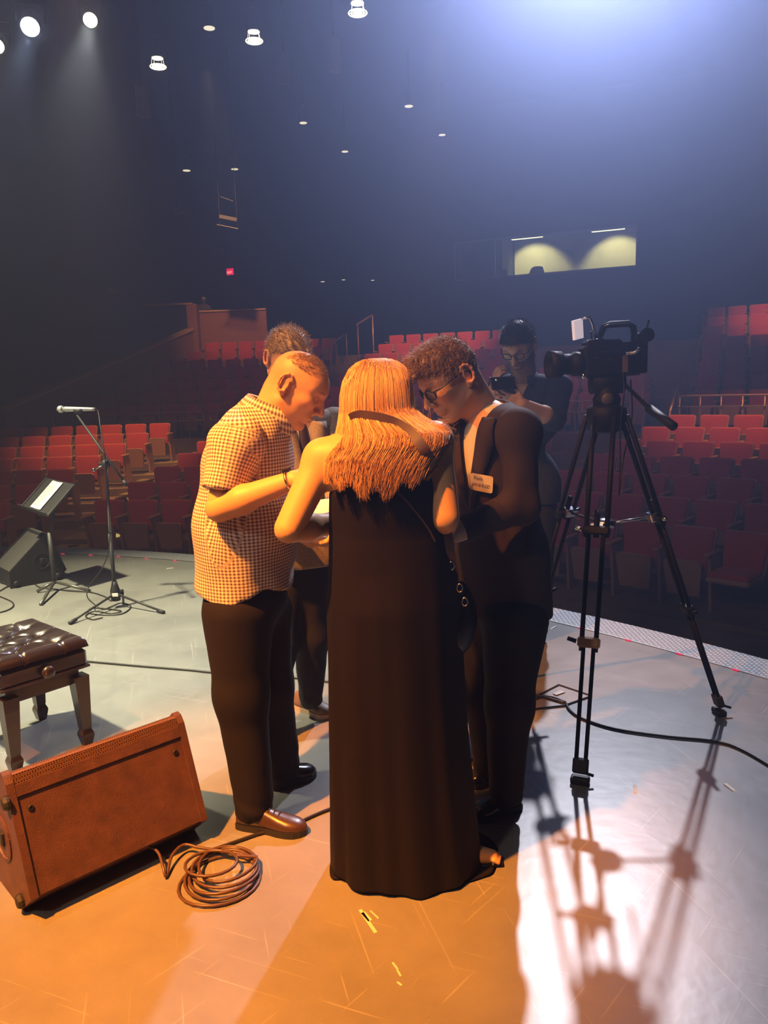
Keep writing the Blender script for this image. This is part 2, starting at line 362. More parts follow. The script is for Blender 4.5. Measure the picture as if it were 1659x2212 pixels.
def nosing_material():
    m = node_mat('tread_nosing', (0.42, 0.44, 0.47), 0.4, metal=.25); nt = m.node_tree; b = nt.nodes['Principled BSDF']; L = nt.links
    tc = nt.nodes.new('ShaderNodeTexCoord'); v = nt.nodes.new('ShaderNodeTexVoronoi'); v.inputs['Scale'].default_value = 38; v.inputs['Randomness'].default_value = .12
    L.new(tc.outputs['Object'], v.inputs['Vector'])
    r = nt.nodes.new('ShaderNodeMapRange'); r.inputs['From Min'].default_value = .25; r.inputs['From Max'].default_value = .4; r.inputs['To Min'].default_value = 1; r.inputs['To Max'].default_value = 0; L.new(v.outputs['Distance'], r.inputs['Value'])
    mx = nt.nodes.new('ShaderNodeMix'); mx.data_type = 'RGBA'; mx.inputs['A'].default_value = (.25, .27, .3, 1); mx.inputs['B'].default_value = (.62, .64, .66, 1)
    L.new(r.outputs['Result'], mx.inputs['Factor']); L.new(mx.outputs['Result'], b.inputs['Base Color'])
    bp = nt.nodes.new('ShaderNodeBump'); bp.inputs['Strength'].default_value = .6; bp.inputs['Distance'].default_value = .006; L.new(r.outputs['Result'], bp.inputs['Height']); L.new(bp.outputs['Normal'], b.inputs['Normal'])
    return m
M['floor'] = floor_material(); M['nosing'] = nosing_material()

# ------------------------------------------------------------------ the house is laid out in arcs about one centre
OX, OY = -6.1, -1.9
def pol(r, a, z): return V(OX+r*math.sin(R(a)), OY+r*math.cos(R(a)), z)
def sector(mb, r0, r1, a0, a1, z0, z1, n=24):
    A = np.linspace(a0, a1, n+1); P = []
    for a in A: P += [pol(r0, a, z0), pol(r1, a, z0), pol(r1, a, z1), pol(r0, a, z1)]
    Fs = []
    for i in range(n):
        for j in range(4): Fs.append((i*4+j, i*4+(j+1) % 4, (i+1)*4+(j+1) % 4, (i+1)*4+j))
    Fs += [(0, 1, 2, 3), (n*4+3, n*4+2, n*4+1, n*4)]
    return mb.add(P, Fs)
def struct(name, mb, mat, smooth=False): return tag(mb.build(name, mat, None, smooth), kind='structure')

# stage deck, its tread nosing and marker lights
mb = MB(); A = np.linspace(-25, 75, 60); top = [pol(9.86, a, 0) for a in A]+[V(5.2, -4.2, 0), V(-10.5, -4.2, 0)]
n = len(top); bot = [p-V(0, 0, .12) for p in top]
mb.add(top+bot, [tuple(range(n)), tuple(range(2*n-1, n-1, -1))]+[(i, n+i, n+(i+1) % n, (i+1) % n) for i in range(n)])
stage = struct('floor', mb, M['floor'])
mb = MB(); sector(mb, 9.868, 10.12, -25, 75, -.10, .002, 70); nosing = struct('trim_1', mb, M['nosing'])
mb = MB(); sector(mb, 9.855, 9.869, -25, 75, -.05, .004, 70); mb.build('edge_strip', M['steel'], nosing)
M['led'] = node_mat('red_marker', (0.5, 0.02, 0.05), 0.3, emit=(1.0, 0.05, 0.16), estr=.55)
for k in range(25):
    a = 9.4+k*1.93; mb = MB(); p = pol(9.85, a, .004); rz = rotz(R(-a)); mb.box(p, (.018, .005, .003), rz); mb.build('marker_light', M['led'], nosing)
mb = MB(); sector(mb, 9.95, 10.05, -25, 75, -1.0, -.1, 50); struct('wall_stage_front', mb, M['black'])
mb = MB(); sector(mb, 10.05, 22.0, -32, 80, -1.2, -1.0, 50); struct('floor_pit', mb, M['riser'])

# terraces
lo_r = lambda k: 13.9+.95*k
lo_z = lambda k: -.944+.15*k
hi_r = lambda k: 22.5+.95*k
hi_z = lambda k: .32+.31*k
for k in range(7):
    mb = MB(); sector(mb, lo_r(k)-.52, lo_r(k)+(.45 if k < 6 else 1.9), -32, 78, -1.0 if k == 0 else lo_z(k)-.3, lo_z(k), 40); struct('floor_terrace', mb, M['riser'])
mb = MB(); sector(mb, 21.35, 21.55, -8.2, 78, -.2, .34, 40); struct('wall_rail_curb', mb, M['riser'])
for k in range(8):
    mb = MB(); sector(mb, hi_r(k)-(.95 if k == 0 else .52), hi_r(k)+(.45 if k < 7 else 2.2), -8.2 if k == 0 else -8.2+1.05*k, 78, hi_z(k)-.45, hi_z(k), 40); struct('floor_terrace', mb, M['riser'])
# aisle steps: two treads to each terrace
for ends, rr, zz, dz, ks in (((3.2, 7.0), lo_r, lo_z, .15, range(1, 7)), ((30.6, 33.6), lo_r, lo_z, .15, range(1, 7)), ((10.3, 12.6), hi_r, hi_z, .31, range(1, 8)), ((31.6, 33.6), hi_r, hi_z, .31, range(1, 8))):
    for k in ks:
        mb = MB(); sector(mb, rr(k)-.82, rr(k)-.52, *ends, zz(k)-dz-.02, zz(k)-dz/2, 3); struct('floor_aisle_step', mb, M['step'] if dz < .2 else M['riser'])  # upper aisles darkened with the concrete colour to read as unlit
        mb = MB(); sector(mb, rr(k)-.519, rr(k)+.42, *ends, zz(k)-.01, zz(k)+.008, 3); struct('floor_aisle_carpet', mb, M['step'] if dz < .2 else M['riser'])

# house walls and ceiling
mb = MB(); mb.box((2, 18, 11.2), (26, 24, .12)); struct('ceiling', mb, M['ceil'])
mb = MB(); mb.box((-17.5, 16, 5), (.15, 24, 6.4)); struct('wall_left', mb, M['wall'])
mb = MB(); mb.box((25, 14, 5), (.15, 26, 6.4)); struct('wall_right', mb, M['wall'])
# back wall with the control-booth opening; its own frame: u along the wall to the right, v into the booth
BW0 = V(2.97, 29.83, 0); _bu = unit(V(8.9, 27.49, 0)-BW0); _bv = V(-_bu[1], _bu[0], 0); BL = float(np.linalg.norm(V(8.9, 27.49, 0)-BW0))
BR = np.stack([_bu, _bv, V(0, 0, 1)], 1)
def bw(u, v, z): return BW0+_bu*u+_bv*v+V(0, 0, z)
Z0, Z1 = 5.24, 6.52
mb = MB()
mb.box(bw(-11, .1, 5.2), (11, .1, 6.1), BR); mb.box(bw(BL+9, .1, 5.2), (9, .1, 6.1), BR)
mb.box(bw(BL/2, .1, (Z0-.9)/2), (BL/2, .1, (Z0+.9)/2), BR); mb.box(bw(BL/2, .1, (11.3+Z1)/2), (BL/2, .1, (11.3-Z1)/2), BR)
struct('wall_back', mb, M['wall'])
# control booth behind the window
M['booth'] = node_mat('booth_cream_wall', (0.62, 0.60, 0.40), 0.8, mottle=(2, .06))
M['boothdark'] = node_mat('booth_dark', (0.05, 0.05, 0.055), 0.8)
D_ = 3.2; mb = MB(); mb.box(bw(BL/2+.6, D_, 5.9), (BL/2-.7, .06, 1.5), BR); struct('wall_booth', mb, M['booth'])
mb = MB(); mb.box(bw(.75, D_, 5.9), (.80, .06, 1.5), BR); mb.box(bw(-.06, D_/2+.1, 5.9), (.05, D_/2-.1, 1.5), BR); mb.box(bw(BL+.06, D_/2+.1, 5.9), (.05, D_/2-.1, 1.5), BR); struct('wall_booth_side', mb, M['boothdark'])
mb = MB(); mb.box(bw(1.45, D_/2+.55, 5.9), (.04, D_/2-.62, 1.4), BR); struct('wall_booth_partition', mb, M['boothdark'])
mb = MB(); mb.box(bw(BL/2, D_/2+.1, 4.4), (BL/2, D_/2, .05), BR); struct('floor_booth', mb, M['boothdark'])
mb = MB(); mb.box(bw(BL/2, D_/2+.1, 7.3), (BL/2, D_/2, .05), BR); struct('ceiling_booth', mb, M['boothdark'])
M['tube'] = node_mat('fluorescent_diffuser', (1, 1, 1), .4, emit=(0.95, 1.0, 0.9), estr=2.2)
for i, (u, z, nm) in enumerate(((2.45, 6.52, 'left'), (5.35, 6.52, 'right'))):
    t = thing('ceiling_light', 'white strip light inside the control booth, the '+('one over the chair back' if i == 0 else 'one at the end away from the chair'), 'light', bw(u, .95, 6.70), 'control booth strip lights')
    mb = MB(); mb.box(bw(u, .95, 6.70), (.60, .2, .035), BR, .01); mb.build('housing', M['boothdark'], t)
    mb = MB(); mb.box(bw(u, .95, 6.655), (.57, .18, .012), BR); mb.build('diffuser', M['tube'], t)
    mb = MB(); mb.box(bw(u-.3, .95, 6.98), (.02, .03, .27), BR); mb.build('bracket', M['boothdark'], t)
    spot('booth_wash', tuple(bw(u-.1+.2*i, 1.7, 6.95)), tuple(bw(u-.05+.2*i, D_, 5.35)), 210, (1.0, .98, .80), 86, .5, .03)
def glass_mat():
    m = bpy.data.materials.new('booth_glass'); m.use_nodes = True; nt = m.node_tree; nt.nodes.clear()
    o = nt.nodes.new('ShaderNodeOutputMaterial'); a = nt.nodes.new('ShaderNodeBsdfTransparent'); a.inputs[0].default_value = (.95, .97, .95, 1)
    g = nt.nodes.new('ShaderNodeBsdfGlossy'); g.inputs['Roughness'].default_value = .02; mx = nt.nodes.new('ShaderNodeMixShader'); mx.inputs[0].default_value = .05
    nt.links.new(a.outputs[0], mx.inputs[1]); nt.links.new(g.outputs[0], mx.inputs[2]); nt.links.new(mx.outputs[0], o.inputs['Surface']); return m
M['glass'] = glass_mat(); M['frame'] = node_mat('window_frame', (.10, .10, .11), .5)
mb = MB()
for u0, u1, z0, z1 in ((-.03, BL+.03, Z0-.05, Z0), (-.03, BL+.03, Z1, Z1+.05), (-.05, 0, Z0, Z1), (BL, BL+.05, Z0, Z1)): mb.box(bw((u0+u1)/2, .04, (z0+z1)/2), ((u1-u0)/2, .07, (z1-z0)/2), BR)
win = struct('window_1', mb, M['frame'])
mb = MB(); mb.box(bw(1.45, .05, (Z0+Z1)/2), (.035, .05, (Z1-Z0)/2), BR); mb.build('mullion', M['frame'], win)
for u0, u1 in ((0, 1.41), (1.49, BL)):
    mb = MB(); mb.box(bw((u0+u1)/2, .05, (Z0+Z1)/2), ((u1-u0)/2, .004, (Z1-Z0)/2), BR); mb.build('pane', M['glass'], win)
# what stands on the booth counter
tag(MB().box(bw(BL/2, .62, 5.08), (BL/2-.02, .38, .03), BR, .01).build('counter', M['boothdark']), 'dark shelf running along the control booth window', 'counter')
t = thing('swivel_chair', 'dark high-backed chair silhouetted in the lit booth window', 'chair', bw(2.75, 1.35, 4.45))
poly = [(-.42, 5.05), (-.36, 5.42), (-.26, 5.60), (-.12, 5.655), (.18, 5.655), (.30, 5.62), (.38, 5.42), (.42, 5.05)]
mb = MB(); mb.prism([(x*.75, z) for x, z in poly], -.05, .05, (BR, bw(2.75, 1.35, 0))); mb.build('backrest', M['black'], t)
mb = MB(); mb.box(bw(2.75, 1.1, 4.98), (.28, .27, .05), BR, .03); mb.build('seat', M['black'], t)
mb = MB(); mb.tube([bw(2.75, 1.1, 4.95), bw(2.75, 1.1, 4.5)], .03); mb.build('post', M['black'], t)
mb = MB()
for a in range(5): mb.tube([bw(2.75, 1.1, 4.52), bw(2.75+.28*math.cos(a*1.257), 1.1+.28*math.sin(a*1.257), 4.47)], .02, 6)
mb.build('base', M['black'], t)
t = thing('desk_lamp', 'small dark round-headed lamp standing at the booth window corner', 'lamp', bw(1.72, .55, 5.11))
mb = MB(); mb.lathe([(.09, 0), (.09, .02), (.02, .035), (.015, .16)], 12, bw(1.72, .55, 5.11)); mb.build('base', M['black'], t)
mb = MB(); mb.ball(bw(1.72, .55, 5.40), (.10, .09, .15)); mb.build('head', M['black'], t)
t = thing('mixing_console', 'low dark box unit on the booth window counter beside the lamp', 'equipment', bw(2.1, .55, 5.11))
mb = MB(); mb.box(bw(2.1, .55, 5.17), (.14, .12, .06), BR, .01); mb.build('body', M['black'], t)
mb = MB(); mb.box(bw(2.12, .60, 5.26), (.10, .02, .04), BR, .008); mb.build('screen', M['black'], t)

# left side wall of the upper seating: sloping wall, pier, back parapet
mb = MB(); w0, w1 = pol(21.2, -8.35, 0), pol(28.6, -.25, 0); dr = unit(w1-w0); nr = V(-dr[1], dr[0], 0)
Lw = float(np.linalg.norm(w1-w0)); fr = (np.stack([dr, nr, V(0, 0, 1)], 1), w0)
zt = lambda x: 1.17+(3.50-1.17)*x/Lw
mb.prism([(0, -.9), (Lw, -.9), (Lw, zt(Lw)), (0, zt(0))], 0, .22, fr); struct('wall_side_slope', mb, M['plaster'])
mb = MB(); mb.prism([(-.02, zt(0)), (Lw, zt(Lw)), (Lw, zt(Lw)+.07), (-.02, zt(0)+.07)], -.05, .27, fr); struct('trim_2', mb, M['cap'])
mb = MB(); mb.box(pol(28.8, -.25, 2.0), (.17, .2, 2.36)); struct('wall_pier', mb, M['plaster'])
mb = MB(); mb.box(pol(28.9, -3.9, 3.3), (1.6, .1, 1.0)); struct('wall_pier_side', mb, M['wall'])
mb = MB(); mb.box(pol(28.9, -1.9, 4.38), (.85, .22, .03)); struct('trim_3', mb, M['cap'])
mb = MB(); sector(mb, 29.0, 29.15, -.1, 4.6, 1.5, 4.12, 8); struct('wall_parapet', mb, M['plaster'])
mb = MB(); sector(mb, 28.96, 29.2, -.1, 4.6, 4.12, 4.17, 8); struct('trim_4', mb, M['cap'])

# ------------------------------------------------------------------ seats
def rounded(w0, w1, z0, z1, r=.04, n=4):
    P = [(-w0, z0), (w0, z0)]
    for sx in (1, -1):
        c = (sx*(w1-r), z1-r); aa = np.linspace(0, PI/2, n) if sx > 0 else np.linspace(PI/2, PI, n)
        P += [(c[0]+r*math.cos(a), c[1]+r*math.sin(a)) for a in aa]
    return P
def make_seat(pan_down=False):
    t = thing('theatre_seat', None, 'seat'); tl = rotx(R(-13)); off = V(0, 0, .86)-tl@V(0, 0, .86)
    mb = MB(); mb.prism(rounded(.205, .243, .36, .865, .05), -.012, .03, (tl, off)); mb.build('back_shell', M['shell'], t)
    mb = MB(); P1 = rounded(.19, .232, .38, .852, .045); mb.loft([np.array([[x*s, y, (z-.6)*s+.6] for x, z in P1])@tl.T+off for s, y in ((1, -.012), (1, -.045), (.93, -.066), (.6, -.075))]); mb.build('backrest', M['red'], t, True, angle=35)
    if pan_down:
        mb = MB(); mb.box((0, -.33, .43), (.215, .22, .03), None, .02); mb.build('seat_pan', M['shell'], t)
        mb = MB(); mb.box((0, -.33, .475), (.205, .21, .03), None, .025); mb.build('seat_cushion', M['red'], t)
    else:
        fr = (rotx(R(9)), V(0, -.27, .16))
        mb = MB(); mb.prism(rounded(.17, .205, 0, .40, .05), -.02, .012, fr); mb.build('seat_pan', M['shell'], t)
        mb = MB(); mb.prism(rounded(.15, .195, .02, .385, .05), .012, .06, fr); mb.build('seat_cushion', M['red'], t)
    for sx in (-1, 1):
        if sx == 1: continue
        standard(t, sx)
    return t
def standard(t, sx):
    mb = MB(); mb.prism([(-.11, 0), (.13, 0), (.10, .55), (.04, .62), (-.20, .62), (-.16, .5)], -.016, .016, (np.array([[0, 1, 0], [1, 0, 0], [0, 0, 1.0]]), V(sx*.278, -.12, 0))); mb.build('end_panel', M['shell'], t)
    mb = MB(); mb.box((sx*.278, -.20, .638), (.03, .18, .016), None, .008); mb.build('armrest', M['arm'], t)
def make_end_seat():
    t = make_seat(); standard(t, 1); return t
seat0, seat_end, seat_down = make_seat(), make_end_seat(), make_seat(True)
first = {id(seat0): True, id(seat_end): True, id(seat_down): True}
SW = .557
ORD = ['first', 'second', 'third', 'fourth', 'fifth', 'sixth', 'seventh', 'eighth', 'ninth', 'tenth', 'eleventh', 'twelfth', 'thirteenth', 'fourteenth', 'fifteenth', 'sixteenth']
def project(p):
    v = np.asarray(p)-CAM; d = v@_fw; return W_/2+F_*(v@_rt)/d, H_/2-F_*(v@_up)/d
def seat_row(rr, zz, a_start, step, count, row, block, aisle, keep, down=(), amax=90):
    r = rr(row); da = math.degrees(SW/r)*step; z = zz(row); made = 0
    for i in range(count):
        a = a_start+da*(i+.5); p = pol(r, a, z); x, y = project(p+V(0, 0, .7))
        if a > amax or not keep(x, y, row): continue
        proto = seat_down if i in down else (seat_end if (i == 0 and step < 0) else seat0)
        o = proto if first.pop(id(proto), False) else copy_tree(proto)
        o.location = tuple(p); o.rotation_euler = (0, 0, R(-a))
        o['label'] = 'red folding theatre seat, %s row of the %s block, %s from %s' % (ORD[row], block, ORD[i], aisle)
        o['group'] = 'seats of the %s block' % block
    return
inframe = lambda x, y, k: -60 < x < 1720
for k in range(7):
    seat_row(lo_r, lo_z, [1.2, 1.65, 2.14, 2.54, 3.05, 3.48, 3.98][k], -1, 9, k, 'lower left', 'its aisle', inframe)
    seat_row(lo_r, lo_z, [6.52, 7.0, 7.25, 7.48, 7.6, 7.7, 7.8][k], 1, 13, k, 'lower centre', 'the left aisle', lambda x, y, k: x < 505 or x > 1140 or (k >= 4 and (690 < x < 750 or 875 < x < 935)), amax=29.6)
    seat_row(lo_r, lo_z, [32.7, 32.95, 33.18, 33.64, 33.97, 34.61, 35.17][k], 1, 9, k, 'lower right', 'its aisle', inframe, (5,) if k == 0 else ())
for k in range(8):
    if k < 7:
        aL = -2.39+.84*(k-3) if k != 6 else .13
        nL = int((9.0+.1*k-aL)/math.degrees(SW/hi_r(k)))
        seat_row(hi_r, hi_z, [7.9, 8.2, 8.5, 8.8, 8.95, 9.2, 9.7][k], -1, nL, k, 'upper left', 'its aisle', lambda x, y, k: x < 590 or x > 655)
        seat_row(hi_r, hi_z, [11.2, 11.56, 11.6, 11.97, 12.38, 12.84, 13.16][k], 1, 15, k, 'upper centre', 'the left aisle', lambda x, y, k: x < 1090 or (k < 3 and x > 1160))
    seat_row(hi_r, hi_z, [34.45, 34.1, 33.75, 33.43, 33.05, 32.72, 32.46, 32.16][k], 1, 6, k, 'upper right', 'its aisle', inframe)

# rails in front of the upper seating
def rail(name, label, a0, a1, z, zb, n):
    t = thing(name, label, 'railing', pol(21.5, (a0+a1)/2, .34))
    mb = MB(); mb.tube([pol(21.5, a, z) for a in np.linspace(a0, a1, 24)], .022, 8); mb.build('top_rail', M['rail'], t, True)
    mb = MB(); mb.tube([pol(21.5, a, zb) for a in np.linspace(a0, a1, 24)], .018, 8); mb.build('lower_rail', M['brass'], t, True)
    for a in np.linspace(a0, a1, n):
        mb = MB(); mb.tube([pol(21.5, a, .34), pol(21.5, a, z)], .018, 6); mb.build('post', M['rail'], t, True)
        mb = MB(); mb.ball(pol(21.47, a, zb), .028, 8, 5); mb.build('collar', M['brass'], t, True)
rail('guard_rail', 'long low metal rail before the upper seats behind the microphone', -7.6, 4.4, 1.0, .79, 13)
rail('guard_rail', 'low metal rail before the upper seats beside the left aisle foot', 4.9, 10.0, 1.0, .79, 6)
rail('guard_rail', 'short metal rail before the dark centre seats behind the tripod', 22.0, 31.2, 1.02, .79, 10)
rail('guard_rail', 'metal rail with brass lower bar before the upper right seats', 34.5, 45.0, 1.10, .89, 11)
def handrail(label, pts, posts):
    t = thing('handrail', label, 'railing', posts[0][0])
    mb = MB(); mb.tube(pts, .03, 8); mb.build('grip', M['rail'], t, True)
    for a, b in posts: mb = MB(); mb.tube([a, b], .022, 8); mb.build('post', M['rail'], t, True)
p0, p1 = V(-.60, 23.51, 3.29), V(-.16, 24.95, 3.66)
handrail('sloping handrail on the steps beside the upper centre seats', [p0-V(.02, .1, .03), p0, p1], [(V(-.60, 23.51, 1.3), p0), (V(-.16, 24.95, 1.8), p1)])
p0, p1 = V(-1.47, 23.99, 2.74), V(-1.04, 25.84, 3.18)
handrail('sloping handrail on the steps beside the upper left seats', [p0, p1], [(V(-1.47, 23.99, 1.5), p0), (V(-1.04, 25.84, 2.1), p1)])
p0, p1 = V(5.46, 16.23, 1.5), V(6.0, 17.7, 2.0)
handrail('tall dark handrail rising behind the tripod at the right aisle', [p0, p1], [(V(5.46, 16.23, -.05), p0), (V(6.0, 17.7, .6), p1)])
p0, p1 = V(5.74, 15.44, .80), V(6.36, 16.65, 1.36)
handrail('short sloping handrail at the foot of the upper right seats', [p0, p1], [(V(5.74, 15.44, -.06), p0), (V(6.36, 16.65, .3), p1)])
# small brass domes on the steps, with a faint emission
M['glow'] = node_mat('brass_dome_glow', (.9, .7, .3), .2, metal=.8, emit=(1, .75, .3), estr=.5)
for k, (a, r) in enumerate([(6.0, 13.6), (6.6, 14.5), (6.7, 15.4), (6.9, 16.3), (7.0, 17.3), (4.2, 18.3), (30.7, 17.5), (31.0, 18.4)]):
    row = max(0, min(6, int((r-13.4)/.95))); t = thing('aisle_dome', ('brass dome on the %s step of the left aisle' % ORD[k]) if k < 6 else ('brass dome beside the right aisle seats, %s one' % ('lower' if k == 6 else 'upper')), 'light', pol(r, a, lo_z(row)+.008), 'aisle step domes')
    mb = MB(); mb.lathe([(.075, 0), (.08, .01), (.06, .035), (.02, .05)], 12, pol(r, a, lo_z(row)+.008)); mb.build('dome', M['glow'], t, True)
    mb = MB(); mb.lathe([(.012, .05), (.014, .09), (.004, .1)], 8, pol(r, a, lo_z(row)+.008)); mb.build('finial', M['brass'], t, True)
# ------------------------------------------------------------------ lamps overhead
def stage_lamp(label, loc, aim, lens, r=.17, group=None):
    t = thing('stage_spotlight', label, 'stage light', loc, group)
    d = unit(np.asarray(aim)-loc); s_ = unit(np.cross(d, V(0, 0, 1))); back = np.asarray(loc)-d*.06
    mb = MB(); mb.lathe([(r*.75, -.55), (r*.95, -.45), (r, -.1), (r*1.12, .02)], 16, back, d); mb.build('housing', M['black'], t, True)
    mb = MB(); mb.lathe([(r*.98, 0), (r*.99, .015), (r*.6, .03), (.01, .034)], 16, back, d); mb.build('lens', lens, t)
    mb = MB(); mb.tube([back-d*.25+s_*(r+.06), back-d*.25+s_*(r+.06)+V(0, 0, .35), back-d*.25-s_*(r+.06)+V(0, 0, .35), back-d*.25-s_*(r+.06)], .018, 6); mb.build('yoke', M['black'], t)
    mb = MB(); mb.tube([back-d*.25+V(0, 0, .33), back-d*.25+V(0, 0, .75)], .02, 6); mb.build('clamp', M['black'], t)
    return t
for i, ((p, a, w, c), nm) in enumerate(zip(LEFT_LAMPS, ('warm yellow stage spotlight, right of the bright white one', 'brilliant white stage spotlight high up between two yellower ones', 'yellow stage spotlight at the picture edge beside the white one'))):
    stage_lamp(nm, p, a, M['lampwhite'] if i == 1 else M['lampwarm'], .19 if i == 1 else .15)
stage_lamp('main stage spotlight hung above the house, its beam filling the haze', KEY, KEY_AIM, M['lampwhite'], .2)
stage_lamp('amber stage spotlight hung over the near side of the stage', AMBER, AMBER_AIM, M['lampwarm'], .17)
mb = MB(); 
for dz in (0, .5):
    mb.tube([pol(17.9, a, 8.95+dz) for a in np.linspace(-8, 44, 30)], .03, 6)
for a in np.linspace(-8, 44, 14): mb.tube([pol(17.9, a, 8.95), pol(17.9, a, 11.07)], .02, 6)
tag(mb.build('lighting_pipe', M['black']), 'curved black lighting pipe hung under the ceiling for the spotlights', 'pipe')
CANS = [(655, 265, 9.5, .115, 0), (883, 229, 9.5, .12, 0), (955, 291, 9.5, .11, 0), (745, 327, 9.5, .115, 0), (403, 368, 9.5, .14, 0), (507, 365, 9.5, .13, 0), (452, 60, 9.5, .125, 0),
        (340, 125, 9.5, .135, 1), (548, 68, 9.5, .135, 1), (772, 6, 9.5, .14, 1), (1602, 504, 8.0, .13, 0), (697, 608, 5.0, .07, 0), (742, 604, 5.05, .06, 0), (805, 605, 5.05, .06, 0)]
CL = ['small round ceiling downlight above the left aisle, below the gridded pair', 'round ceiling downlight high over the centre seats, brightest of the far ones', 'thin ceiling downlight furthest to the right over the centre seats', 'small ceiling downlight lowest over the centre seats',
      'left one of the low pair of downlights over the upper left seats', 'right one of the low pair of downlights over the upper left seats', 'plain round downlight between the two gridded ones', 'gridded ceiling downlight, leftmost of the three with bright guards',
      'gridded ceiling downlight, middle of the three with bright guards', 'gridded ceiling downlight at the top edge, rightmost of the three', 'tiny downlight alone on the far right above the upper seats', 'tiny light far back under the balcony, leftmost of three', 'tiny light far back under the balcony, middle of three', 'tiny light far back under the balcony, rightmost of three']
for (x, y, z, r, g), lb in zip(CANS, CL):
    p = gnd(x, y, z) if z > 7 else at(x, y, 28.0); z = p[2]
    t = thing('ceiling_downlight', lb, 'light', p, 'ceiling downlights')
    mb = MB(); mb.lathe([(r*1.15, -.005), (r*1.2, .02), (r*1.2, .4), (r*.5, .5)], 16, p); mb.build('housing', M['black'], t, True)
    mb = MB(); mb.lathe([(r, -.012), (r, -.006)], 16, p); mb.build('lens', M['canbright'] if g else M['can'], t)
    if z > 7: mb = MB(); mb.tube([p+V(0, 0, .45), V(p[0], p[1], 11.07)], .02, 6); mb.build('stem', M['black'], t)
    if g:
        mb = MB()
        for rr in (1.4, 1.0, .6, .25): mb.tube(curve_pts([p+V(rr*r*math.cos(a), rr*r*math.sin(a), -.2) for a in np.linspace(0, 2*PI, 17)[:-1]], 33, True), .013, 5, False)
        for a in np.linspace(0, PI, 5)[:-1]: mb.tube([p+V(1.4*r*math.cos(a), 1.4*r*math.sin(a), -.2), p-V(1.4*r*math.cos(a), 1.4*r*math.sin(a), .2)], .008, 4)
        for a in (.8, 2.4, 4.0, 5.5): mb.tube([p+V(1.1*r*math.cos(a), 1.1*r*math.sin(a), 0), p+V(1.4*r*math.cos(a), 1.4*r*math.sin(a), -.2)], .004, 4)
        mb.build('guard', M['canbright'], t)  # guard wires share the lens emission so they look lit
# exit sign
M['exit'] = node_mat('exit_red', (.5, .01, .05), .4, emit=(1.0, .012, .16), estr=.95)
M['exitlet'] = node_mat('exit_letters', (1, .8, .8), .4, emit=(1.0, .55, .6), estr=1.3)
pe = at(497, 587, 28.6); t = thing('exit_sign', 'small glowing red exit sign on the dark back wall', 'sign', pe)
fr_ = np.stack([_bu, _bv, V(0, 0, 1)], 1)
mb = MB(); mb.box(pe, (.135, .03, .11), fr_, .015); mb.build('panel', M['exit'], t)
def text_obj(name, body, size, origin, X, Y, mat, parent, depth=.003, align='CENTER', bold=0.0):
    cu = bpy.data.curves.new(name, 'FONT'); cu.body = body; cu.size = size; cu.extrude = depth; cu.align_x = align; cu.align_y = 'CENTER'; cu.offset = bold; cu.resolution_u = 3
    tmp = bpy.data.objects.new('tmp', cu); col.objects.link(tmp); dg = bpy.context.evaluated_depsgraph_get()
    me = bpy.data.meshes.new_from_object(tmp.evaluated_get(dg)); bpy.data.objects.remove(tmp); bpy.data.curves.remove(cu)
    X, Y = unit(X), unit(Y); Z = np.cross(X, Y); me.transform(Matrix(((X[0], Y[0], Z[0], origin[0]), (X[1], Y[1], Z[1], origin[1]), (X[2], Y[2], Z[2], origin[2]), (0, 0, 0, 1))))
    return link(me, name, mat, parent)
text_obj('lettering', 'EXIT', .105, pe-_bv*.036+V(0, 0, -.03), _bu, (0, 0, 1), M['exitlet'], t)
mb = MB(); mb.tube([pe+V(0, 0, .1), pe+V(0, 0, .1)+_bv*.6], .015, 6); mb.build('bracket', M['black'], t)
# dim things on the dark walls and ceiling
M['grey'] = node_mat('grey_metal', (.30, .30, .30), .5, metal=.3)
for x, y, Y, lb in ((320, 250, 16, 'dark hanging acoustic panel with one lit corner, upper left'), (735, 152, 15, 'dark hanging acoustic panel corner below the top edge'), (626, 178, 16, 'faint dark acoustic panel left of the brighter corner')):
    p = at(x, y, Y); t = thing('acoustic_panel', lb, 'acoustic panel', p)
    mb = MB(); mb.box(p+V(-.11, .06, .28), (.11, .05, .28), rotz(.5)); mb.build('panel', M['grey'], t)
    mb = MB(); mb.tube([p+V(-.11, .06, .56), V(p[0]-.11, p[1]+.06, 11.07)], .01, 5); mb.build('cable', M['black'], t)
p = at(385, 452, 24); t = thing('hanging_lamp', 'thin-armed lamp with curved reflector hanging in the dark at left', 'lamp', p)
mb = MB(); mb.tube([p+V(-.5, 0, .06), p+V(-.05, 0, .02)], .02, 6); mb.build('arm', M['steel'], t)
mb = MB(); mb.tube([p+V(.02+.17*math.cos(a), 0, .05+.17*math.sin(a)) for a in np.linspace(-2.4, -.1, 10)], .02, 6); mb.build('reflector', M['steel'], t)
mb = MB(); mb.tube([p+V(-.02, 0, .05), V(p[0], p[1], 11.07)], .012, 5); mb.build('stem', M['black'], t)
p = at(490, 480, 24); t = thing('catwalk', 'faint section of catwalk rail hanging in the dark at left', 'catwalk', p)
for dz, a, b in ((-.12, -.3, .32), (.66, -.15, .22)): mb = MB(); mb.tube([p+V(a, 0, dz+.06), p+V(b, 0, dz-.08)], .016, 6); mb.build('rail', M['steel'], t)
mb = MB(); mb.box(p+V(.06, 0, .1), (.26, .1, .05), roty(.22)); mb.build('plank', node_mat('plank_dark', (.10, .09, .09), .6), t)
for xx in (-.2, .3): mb = MB(); mb.tube([p+V(xx, 0, -.1), V(p[0]+xx, p[1], 11.07)], .01, 5); mb.build('hanger', M['black'], t)
p = at(241, 629, 26); t = thing('emergency_light', 'pale box on the dark left wall below the ceiling', 'lamp', p)
